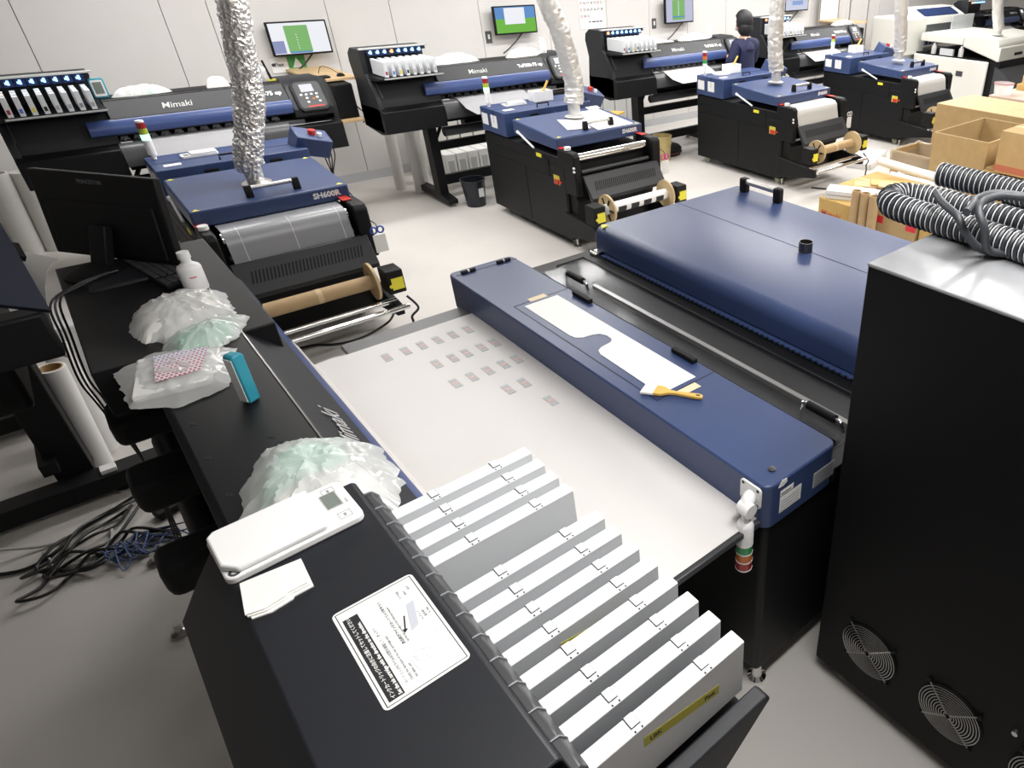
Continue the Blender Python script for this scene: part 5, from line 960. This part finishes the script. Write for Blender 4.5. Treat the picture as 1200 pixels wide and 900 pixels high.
# ------------------------------------------------------------------ cardboard boxes, tubes and slabs on the right
def open_box(x0, x1, y0, y1, h, label, mat=card, rz=0, z0=0):
    cx, cy = (x0 + x1) / 2, (y0 + y1) / 2; t = thing('cardboard_box', label, 'box', (cx, cy, z0), rz); a, c = (x1 - x0) / 2, (y1 - y0) / 2; w = 0.008
    for X0, X1, Y0, Y1 in ((-a, a, -c, -c + w), (-a, a, c - w, c), (-a, -a + w, -c + w, c - w), (a - w, a, -c + w, c - w)):
        s = B(X0, X1, Y0, Y1, 0, h - 0.004).out('side', mat, t, smooth=False); B(X0, X1, Y0, Y1, h - 0.004, h).out('cut_edge', carte, s, smooth=False)
    B(-a + w, a - w, -c + w, c - w, 0, 0.01).out('bottom', cardi, t, smooth=False); return t
def closed_box(x0, x1, y0, y1, h, label, mat=card, rz=0, z0=0, tape=True, topm=None):
    cx, cy = (x0 + x1) / 2, (y0 + y1) / 2; t = thing('cardboard_box', label, 'box', (cx, cy, z0), rz); a, c = (x1 - x0) / 2, (y1 - y0) / 2
    B(-a, a, -c, c, 0, h - 0.004).out('carton', mat, t, bevel=0.003); B(-a, -0.001, -c, c, h - 0.004, h).out('flap', topm or mat, t, smooth=False); B(0.001, a, -c, c, h - 0.004, h).out('flap', topm or mat, t, smooth=False)
    if tape: B(-0.025, 0.025, -c - 0.001, c + 0.001, h, h + 0.001).out('tape', carte, t, smooth=False)
    return t
t = closed_box(4.80, 5.34, 3.12, 3.70, 0.42, 'yellowish cardboard box with red lettering next to the brown tubes', cardy, tape=False)
text('Mimaki', 0.075, (-0.2705, 0.26, 0.27), (0, -1, 0), (0, 0, 1), M('red_print', (0.45, 0.06, 0.03), 0.6), 'lettering', t, bold=0.001, shear=0.15)
t = open_box(4.775, 5.05, 2.685, 3.11, 0.50, 'open cardboard box marked with two red tape strips')
for y in (0.15, -0.19): B(-0.1385, -0.137, y - 0.05 if y > 0 else y - 0.022, y + 0.06 if y > 0 else y + 0.07, 0.37, 0.43).out('red_tape', redtape, t, smooth=False)
t = closed_box(4.80, 5.30, 2.02, 2.665, 0.49, 'cardboard box with a white label behind the black cabinet', cardy); B(-0.252, -0.25, 0.12, 0.28, 0.43, 0.47).out('label', paper, t, smooth=False)
for k, (x, y) in enumerate(((4.725, 3.255), (4.725, 3.165), (4.715, 3.07))):
    t = thing('cardboard_tube', 'brown cardboard tube standing in front of the boxes, %s from the left' % nth[k], 'tube', (x, y, 0), 0, 'brown tubes standing by the boxes')
    MB().lathe([(0.036, 0), (0.041, 0), (0.041, 0.60), (0.033, 0.60), (0.033, 0.0), (0.036, 0)], n=24).out('tube', core, t)
slabm = M('white_slab', (0.66, 0.67, 0.68), 0.6, var=0.1, scale=40)
def slab(c, L, w, h, ang, mat, label, z, group='slabs lying on the boxes', name='packing_slab', tilt=0):
    t = thing(name, label, 'slab', (*c, z), R(ang), group); B(-L / 2, L / 2, -w / 2, w / 2, 0, h).out('slab', mat, t, bevel=0.004); t.rotation_euler[1] = R(tilt); B(-L / 2 + 0.01, L / 2 - 0.01, -w / 2 - 0.0012, -w / 2, h * 0.45, h * 0.55).out('layer_line', greyl, t, smooth=False); return t
slab((4.99, 3.50), 0.42, 0.20, 0.075, -62, slabm, 'thick white slab on the yellowish box, beside the brown tubes', 0.422)
slab((5.26, 3.30), 0.30, 0.10, 0.04, -60, slabm, 'thin white slab behind the brown tubes', 0.424)
t = closed_box(5.40, 6.05, 3.0, 3.95, 0.36, 'low cardboard box carrying yellow folders, behind the brown tubes', cardy)
for k, (x, y, a, mt) in enumerate(((5.60, 3.62, -58, cardp), (5.70, 3.50, -55, M('yellow_folder', (0.62, 0.43, 0.14), 0.6)), (5.62, 3.36, -60, cardp))):
    slab((x, y), 0.46, 0.17, 0.022, a, mt, 'yellowish flat folder on the low box, %s from the left' % nth[k], 0.366 + 0.023 * k, 'folders on the low box', 'flat_folder')
t = closed_box(6.06, 6.33, 2.95, 3.85, 0.30, 'low cardboard box under the white rolls', card)
for k, (p, q) in enumerate((((5.95, 3.86, 0.50), (5.86, 3.12, 0.50)), ((6.08, 3.80, 0.345), (6.10, 3.08, 0.345)), ((6.20, 3.78, 0.345), (6.22, 3.0, 0.345)), ((6.15, 3.70, 0.42), (6.15, 3.05, 0.42)))):
    m = (Vector(p) + Vector(q)) / 2; t = thing('white_roll', 'white wrapped roll lying in front of the large open box, %s from the near side' % nth[k], 'roll', m - Vector((0, 0, 0.042)), 0, 'white rolls by the open box')
    MB().cyl(Vector(p) - m + Vector((0, 0, 0.042)), Vector(q) - m + Vector((0, 0, 0.042)), 0.042, n=18).out('roll', paper, t)
open_box(6.36, 7.36, 2.97, 3.55, 0.78, 'large open cardboard box, the biggest in the pile at right')
t = open_box(7.0, 7.55, 3.87, 4.40, 0.33, 'cardboard box lined with a clear plastic bag')
b = MB(); n = 40; P = []
for i in range(n):
    a = 2 * math.pi * i / n; s = 0.29 / max(abs(math.cos(a)), abs(math.sin(a))); P.append((s * math.cos(a) * 0.97, s * math.sin(a) * 0.95))
vs = []
for k, (sc, z) in enumerate(((0.9, 0.10), (0.93, 0.25), (0.95, 0.335), (1.0, 0.345), (1.03, 0.32), (1.03, 0.20))):
    for i, (x, y) in enumerate(P): vs.append((x * sc * 1.0 + 0.006 * noise.noise(Vector((i * 0.9, k, 0))), y * sc + 0.006 * noise.noise(Vector((k, i * 0.9, 4))), z + 0.018 * noise.noise(Vector((i * 0.7, k * 0.3, 9)))))
b.add(vs, [(j * n + i, j * n + (i + 1) % n, (j + 1) * n + (i + 1) % n, (j + 1) * n + i) for j in range(5) for i in range(n)]); b.out('liner_bag', wasteb, t)
t = closed_box(7.56, 8.36, 2.2, 4.25, 0.80, 'big closed cardboard box with a pale top behind the open one', card, topm=cardp)
t = closed_box(6.0, 6.30, 2.0, 2.93, 0.55, 'low cardboard box under the box with the red printed band', cardy, tape=False)
t = closed_box(6.20, 6.75, 2.0, 2.80, 0.37, 'cardboard box with a red printed band at the right edge', card, z0=0.575); B(-0.277, -0.2745, -0.4, 0.4, 0.02, 0.075).out('red_band', M('red_brown_print', (0.42, 0.13, 0.08), 0.7), t, smooth=False)
t = closed_box(6.31, 6.8, 2.0, 2.93, 0.57, 'cardboard box wedged below the red banded box', card, tape=False)
t = thing('pallet_table', 'pale wooden table behind the big closed box, at the right edge', 'table', (9.1, 3.3, 0))
B(-0.6, 0.9, -1.2, 0.8, 0.76, 0.80).out('table_top', M('pinkish_board', (0.62, 0.48, 0.40), 0.6), t)
for x in (-0.5, 0.8):
    for y in (-1.1, 0.7): B(x - 0.03, x + 0.03, y - 0.03, y + 0.03, 0, 0.76).out('leg', wood, t)
t = thing('clear_container', 'clear plastic tub with a reddish rim on the table at right', 'container', (8.68, 4.02, 0.801)); MB().lathe([(0, 0), (0.10, 0), (0.115, 0.13), (0.11, 0.13), (0.095, 0.006), (0, 0.006)], n=22).out('tub', bagm, t); MB().lathe([(0.112, 0.118), (0.12, 0.118), (0.12, 0.132), (0.112, 0.132)], n=22).out('rim', M('pink_rim', (0.6, 0.25, 0.28), 0.4), t)
closed_box(9.1, 9.42, 3.2, 4.05, 0.07, 'flat cardboard box on the table at the right edge', cardy, z0=0.801); closed_box(9.16, 9.38, 3.88, 4.02, 0.10, 'small cardboard box on top of the flat one', cardp, z0=0.873)
t = thing('white_tray', 'shallow white plastic tray on the floor behind the third dryer', 'tray', (7.42, 5.02, 0), R(20)); B(-0.38, 0.38, -0.15, 0.15, 0.0, 0.01).out('base', white, t)
for a in ((-0.38, 0.38, -0.15, -0.14), (-0.38, 0.38, 0.14, 0.15), (-0.38, -0.37, -0.15, 0.15), (0.37, 0.38, -0.15, 0.15)): B(*a, 0.01, 0.07).out('side', white, t)

# ------------------------------------------------------------------ cream machines and a shelf in the far right corner
t = thing('white_printer', 'large white printer by the back wall in the far right corner', 'printer', (10.75, 7.5, 0))
B(0, 0.72, -0.62, 0, 0.75, 1.32).out('left_cabinet', cream, t, bevel=0.03, seg=3); B(0.05, 0.65, -0.55, -0.05, 0.05, 0.74).out('pedestal', greym, t, bevel=0.01)
B(0.72, 2.1, -0.30, 0, 0.8, 1.42).out('body', cream, t, bevel=0.02); MB().prism([(-0.30, 1.40), (-0.52, 1.30), (-0.54, 1.18), (-0.30, 1.16)], 0.72, 2.1, 'x').out('front_cover', cream, t, bevel=0.01)
MB().add([(0.80, -0.33, 1.40), (1.9, -0.33, 1.40), (1.9, -0.515, 1.312), (0.80, -0.515, 1.312), (0.80, -0.32, 1.41), (1.9, -0.32, 1.41), (1.9, -0.505, 1.322), (0.80, -0.505, 1.322)], [(0, 3, 2, 1), (4, 5, 6, 7), (0, 1, 5, 4), (1, 2, 6, 5), (2, 3, 7, 6), (3, 0, 4, 7)]).out('dark_window', M('dark_blue_window', (0.015, 0.03, 0.10), 0.15), t)
B(0.72, 2.1, -0.56, -0.30, 0.86, 0.98).out('platen', M('blue_grey_platen', (0.20, 0.26, 0.36), 0.4), t)
for k in range(8): B(0.85 + 0.12 * k, 0.91 + 0.12 * k, -0.57, -0.55, 0.88, 0.93).out('slot', blackm, t)
B(0.9, 2.0, -0.5, -0.1, 0.05, 0.74).out('stand', greym, t)
t = thing('acrylic_panel', 'upright translucent white panel in front of the white printer', 'panel', (12.35, 6.72, 0.905)); B(-0.36, 0.36, -0.012, 0.012, 0, 0.42).out('panel', clear('cloudy_acrylic', haze=0.65, hazecol=(0.75, 0.77, 0.80)), t)
t = thing('white_dryer', 'large cream film dryer with an open side at the far right', 'dryer', (11.2, 5.3, 0))
B(-0.02, 0.03, 0.22, 1.58, 0.12, 0.78).out('side_panel', cream, t, bevel=0.02, seg=3); B(-0.025, -0.018, 0.62, 0.74, 0.52, 0.60).out('vent', dgrey, t); B(0.05, 1.6, 0.05, 1.6, 0.05, 0.80).out('body', blackm, t)
MB().prism([(0.10, 0.80), (0.10, 1.05), (0.16, 1.11), (0.70, 1.14), (0.72, 0.96)], 0.0, 1.6, 'x').out('hood', cream, t, bevel=0.02); B(0.0, 1.6, 0.72, 1.5, 0.98, 1.10).out('hopper', cream, t, bevel=0.015); B(0.0, 1.6, 0.06, 0.12, 0.80, 1.0).out('front_apron', cream, t, bevel=0.01)
B(0.5, 0.75, 0.045, 0.06, 0.86, 0.90).out('handle', blackm, t); MB().prism([(-0.4, 0.3), (-0.1, 0.62), (0.1, 0.72), (0.1, 0.1), (-0.4, 0.1)], 0.0, 1.6, 'x').out('lower_front', dgrey, t)
for y, h in ((1.25, 0.93), (0.75, 0.93)):
    bb = bottle('clear bottle standing in the open side of the cream dryer, %s' % ('far one' if y > 1 else 'near one'), (11.25, 5.3 + y, 0.801), 0.04, 0.16, milk)
B(0.02, 0.06, 0.88, 1.12, 0.80, 0.90).out('clear_tray', M('tray_grey', (0.5, 0.52, 0.54), 0.3), t)
duct('exhaust_duct', [(11.35, 5.66, 2.93), (11.36, 5.66, 2.0), (11.40, 5.66, 1.6), (11.55, 5.66, 1.3), (11.6, 5.66, 1.25)], 0.083, foilp, 'pale foil duct rising from the cream dryer at the far right', (11.6, 5.66, 1.138), 5)
make_printer((12.95, 7.30, 0), 0, 2.15, 'black wall printer at the far right edge behind the cream dryer', 0.60, [], 0.063, None, None, 0.095, 'TxF300-75 ep', 0.60, (0.74, 1.72), film=(0.74, 1.46, filmprof))
t = thing('wire_rack', 'pale metal rack with wooden boards between the fourth printer and the white printer', 'rack', (10.2, 7.9, 0))
for x in (0.28, 0.78):
    for y in (-0.32, 0.3): MB().cyl((x - 0.28, y, 0), (x - 0.28, y, 1.9), 0.013, n=10).out('post', steel, t)
for z in (0.80, 1.22): B(-0.02, 0.52, -0.34, 0.32, z, z + 0.02).out('board', wood, t)
B(-0.01, 0.51, 0.30, 0.312, 0.9, 1.85).out('back_sheet', paper, t)
t = thing('computer_case', 'black computer on the lower board of the metal rack', 'computer', (10.48, 7.75, 0.821)); B(-0.10, 0.20, -0.15, 0.2, 0, 0.32).out('case', blackm, t, bevel=0.01); B(-0.08, -0.02, -0.152, -0.149, 0.03, 0.3).out('front_strip', greym, t)

# ------------------------------------------------------------------ the person at the third printer
def skin_mesh(nodes, edges, levels=2):
    names = list(nodes); me = bpy.data.meshes.new('p'); me.from_pydata([nodes[k][0] for k in names], [(names.index(a), names.index(b)) for a, b in edges], [])
    o = bpy.data.objects.new('p', me); C.objects.link(o); o.modifiers.new('skin', 'SKIN'); sk = me.skin_vertices[0].data
    for i, k in enumerate(names):
        r = nodes[k][1]; sk[i].radius = r if isinstance(r, tuple) else (r, r); sk[i].use_root = (i == 0)
    s = o.modifiers.new('sub', 'SUBSURF'); s.levels = levels; s.render_levels = levels
    dg = bpy.context.evaluated_depsgraph_get(); m2 = bpy.data.meshes.new_from_object(o.evaluated_get(dg)); bpy.data.objects.remove(o); return m2
NB = {'pelvis': ((0, 0, 0.84), (0.125, 0.09)), 'waist': ((0, 0.005, 0.98), (0.115, 0.082)), 'chest': ((-0.005, 0.01, 1.15), (0.135, 0.09)), 'top': ((-0.01, 0.015, 1.27), (0.105, 0.075)), 'neck': ((-0.015, 0.02, 1.355), 0.045), 'headb': ((-0.02, 0.035, 1.43), 0.05),
      'shl': ((-0.155, 0.015, 1.255), 0.052), 'ell': ((-0.245, 0.03, 1.02), 0.040), 'wrl': ((-0.13, 0.185, 1.10), 0.026), 'pal': ((-0.105, 0.215, 1.115), 0.026),
      'shr': ((0.145, 0.015, 1.255), 0.052), 'elr': ((0.215, 0.06, 1.03), 0.040), 'wrr': ((0.15, 0.20, 1.10), 0.026), 'par': ((0.13, 0.225, 1.12), 0.026),
      'hil': ((-0.075, 0, 0.80), 0.085), 'knl': ((-0.08, 0.015, 0.45), 0.055), 'anl': ((-0.08, -0.01, 0.08), 0.036), 'tol': ((-0.085, 0.11, 0.03), 0.03),
      'hir': ((0.075, 0, 0.80), 0.085), 'knr': ((0.08, 0.015, 0.45), 0.055), 'anr': ((0.08, -0.01, 0.08), 0.036), 'tor': ((0.085, 0.11, 0.03), 0.03)}
EB = [('pelvis', 'waist'), ('waist', 'chest'), ('chest', 'top'), ('top', 'neck'), ('neck', 'headb'), ('top', 'shl'), ('shl', 'ell'), ('ell', 'wrl'), ('wrl', 'pal'), ('top', 'shr'), ('shr', 'elr'), ('elr', 'wrr'), ('wrr', 'par'),
      ('pelvis', 'hil'), ('hil', 'knl'), ('knl', 'anl'), ('anl', 'tol'), ('pelvis', 'hir'), ('hir', 'knr'), ('knr', 'anr'), ('anr', 'tor')]
bm = bmesh.new(); bm.from_mesh(skin_mesh(NB, EB))
def ell(bm, c, r, seg=20, ring=14, rz=0):
    g = bmesh.ops.create_uvsphere(bm, u_segments=seg, v_segments=ring, radius=1)
    bmesh.ops.transform(bm, matrix=Matrix.Translation(c) @ Matrix.Rotation(rz, 4, 'Z') @ Matrix.Diagonal((*r, 1)), verts=g['verts'])
HC = Vector((-0.02, 0.045, 1.505)); HT = R(22)
hd = lambda x, y, z: HC + Vector((x * math.cos(HT) - y * math.sin(HT), x * math.sin(HT) + y * math.cos(HT), z))
ell(bm, HC, (0.072, 0.090, 0.108), rz=HT); ell(bm, hd(0, 0.085, -0.015), (0.012, 0.018, 0.02)); ell(bm, hd(0, 0.055, -0.07), (0.045, 0.04, 0.038), rz=HT)
for s in (-1, 1): ell(bm, hd(s * 0.073, -0.005, -0.01), (0.012, 0.02, 0.030), 10, 8, HT)
for nm, s in (('pal', -1), ('par', 1)):
    p = Vector(NB[nm][0]); f = Vector((0.25 * -s * 0 + 0.3, 0.85, 0.15)).normalized() if s < 0 else Vector((-0.1, 0.9, 0.2)).normalized(); sd = Vector((1, -0.3, 0)).normalized()
    for k, L in enumerate((0.058, 0.068, 0.064, 0.050)):
        a = p + sd * (0.014 * (k - 1.5)); pts = [a - f * 0.01, a + f * 0.035, a + f * (0.035 + L * 0.4) - Vector((0, 0, 0.008)), a + f * (0.03 + L * 0.75) - Vector((0, 0, 0.026))]
        mb = MB(); mb.tube(pts, 0.0085, 8, 3, rf=lambda i, n: 0.0088 - 0.003 * i / n)
        vs = [bm.verts.new(v) for v in mb.v]; [bm.faces.new([vs[i] for i in fc]) for fc in mb.f]
    mb = MB(); a = p - sd * 0.022 * s * -1 * (1 if s < 0 else -1); mb.tube([p, p + sd * 0.028 * (1 if s < 0 else -1) + f * 0.012, p + sd * 0.034 * (1 if s < 0 else -1) + f * 0.04], 0.0095, 8, 3)
    vs = [bm.verts.new(v) for v in mb.v]; [bm.faces.new([vs[i] for i in fc]) for fc in mb.f]
me = bpy.data.meshes.new('person'); bm.to_mesh(me); bm.free(); me.materials.clear(); me.materials.append(skin); me.polygons.foreach_set('use_smooth', [True] * len(me.polygons)); me.polygons.foreach_set('material_index', [0] * len(me.polygons))
PS = bpy.data.objects.new('person', me); C.objects.link(PS); PS.location = (6.775, 6.585, 0.0)
tag(PS, 'person with black hair in a navy shirt working at the third wall printer', 'person')
def grow(keys, edges, dr, name, mat, over={}):
    nd = {k: (over[k][0] if k in over and over[k][0] else NB[k][0], tuple(x + dr + (over[k][1] if k in over and len(over[k]) > 1 else 0) for x in (NB[k][1] if isinstance(NB[k][1], tuple) else (NB[k][1],) * 2))) for k in keys}
    m = skin_mesh(nd, edges); m.materials.clear(); m.materials.append(mat); m.polygons.foreach_set('use_smooth', [True] * len(m.polygons)); m.polygons.foreach_set('material_index', [0] * len(m.polygons))
    o = bpy.data.objects.new(name, m); C.objects.link(o); o.parent = PS; return o
ks = ['pelvis', 'waist', 'chest', 'top', 'neck', 'shl', 'ell', 'wrl', 'shr', 'elr', 'wrr']
lerp = lambda a, b, t: tuple(Vector(NB[a][0]).lerp(Vector(NB[b][0]), t))
grow(ks, [e for e in EB if e[0] in ks and e[1] in ks], 0.026, 'shirt', shirt, {'top': ((-0.01, 0.012, 1.275), 0.028), 'neck': (lerp('top', 'neck', 0.72), 0.006), 'wrl': (lerp('ell', 'wrl', 0.8),), 'wrr': (lerp('elr', 'wrr', 0.8),)})
kt = ['pelvis', 'hil', 'knl', 'anl', 'hir', 'knr', 'anr']; grow(kt, [e for e in EB if e[0] in kt and e[1] in kt], 0.012, 'trousers', trous)
for s in (-1, 1):
    bm = bmesh.new(); ell(bm, (s * 0.083, 0.05, 0.035), (0.046, 0.13, 0.035)); m = bpy.data.meshes.new('shoe'); bm.to_mesh(m); bm.free(); m.materials.append(blackm); o = bpy.data.objects.new('shoe', m); C.objects.link(o); o.parent = PS
bm = bmesh.new(); ell(bm, hd(0, -0.012, 0.022), (0.118, 0.115, 0.122), 24, 16, HT); ell(bm, hd(0, -0.03, -0.06), (0.116, 0.092, 0.108), 20, 12, HT)
for v in bm.verts:
    n = noise.noise(v.co * 40) * 0.004; v.co += (v.co - HC).normalized() * n
    l = Matrix.Rotation(-HT, 3, 'Z') @ (v.co - HC)
    if l.y > 0.055 and l.z < 0.055: l.y = 0.055; v.co = HC + Matrix.Rotation(HT, 3, 'Z') @ l
m = bpy.data.meshes.new('hair'); bm.to_mesh(m); bm.free(); m.materials.append(hair); m.polygons.foreach_set('use_smooth', [True] * len(m.polygons)); o = bpy.data.objects.new('hair', m); C.objects.link(o); o.parent = PS
b = MB(); b.obox(hd(0, 0.086, -0.05), Vector((0.05 * math.cos(HT), 0.05 * math.sin(HT), 0)), Vector((0, 0, 0.04)), Vector((-math.sin(HT), math.cos(HT), 0)) * 0.012); b.out('face_mask', paper, PS, bevel=0.01)
b = MB(); b.lathe([(0.118, -0.125), (0.112, -0.08), (0.085, -0.035), (0.062, -0.005), (0.057, 0.032), (0.049, 0.032)], (-0.012, 0.014, 1.325), (0, 0.08, 1), 24); b.out('collar', shirt, PS)
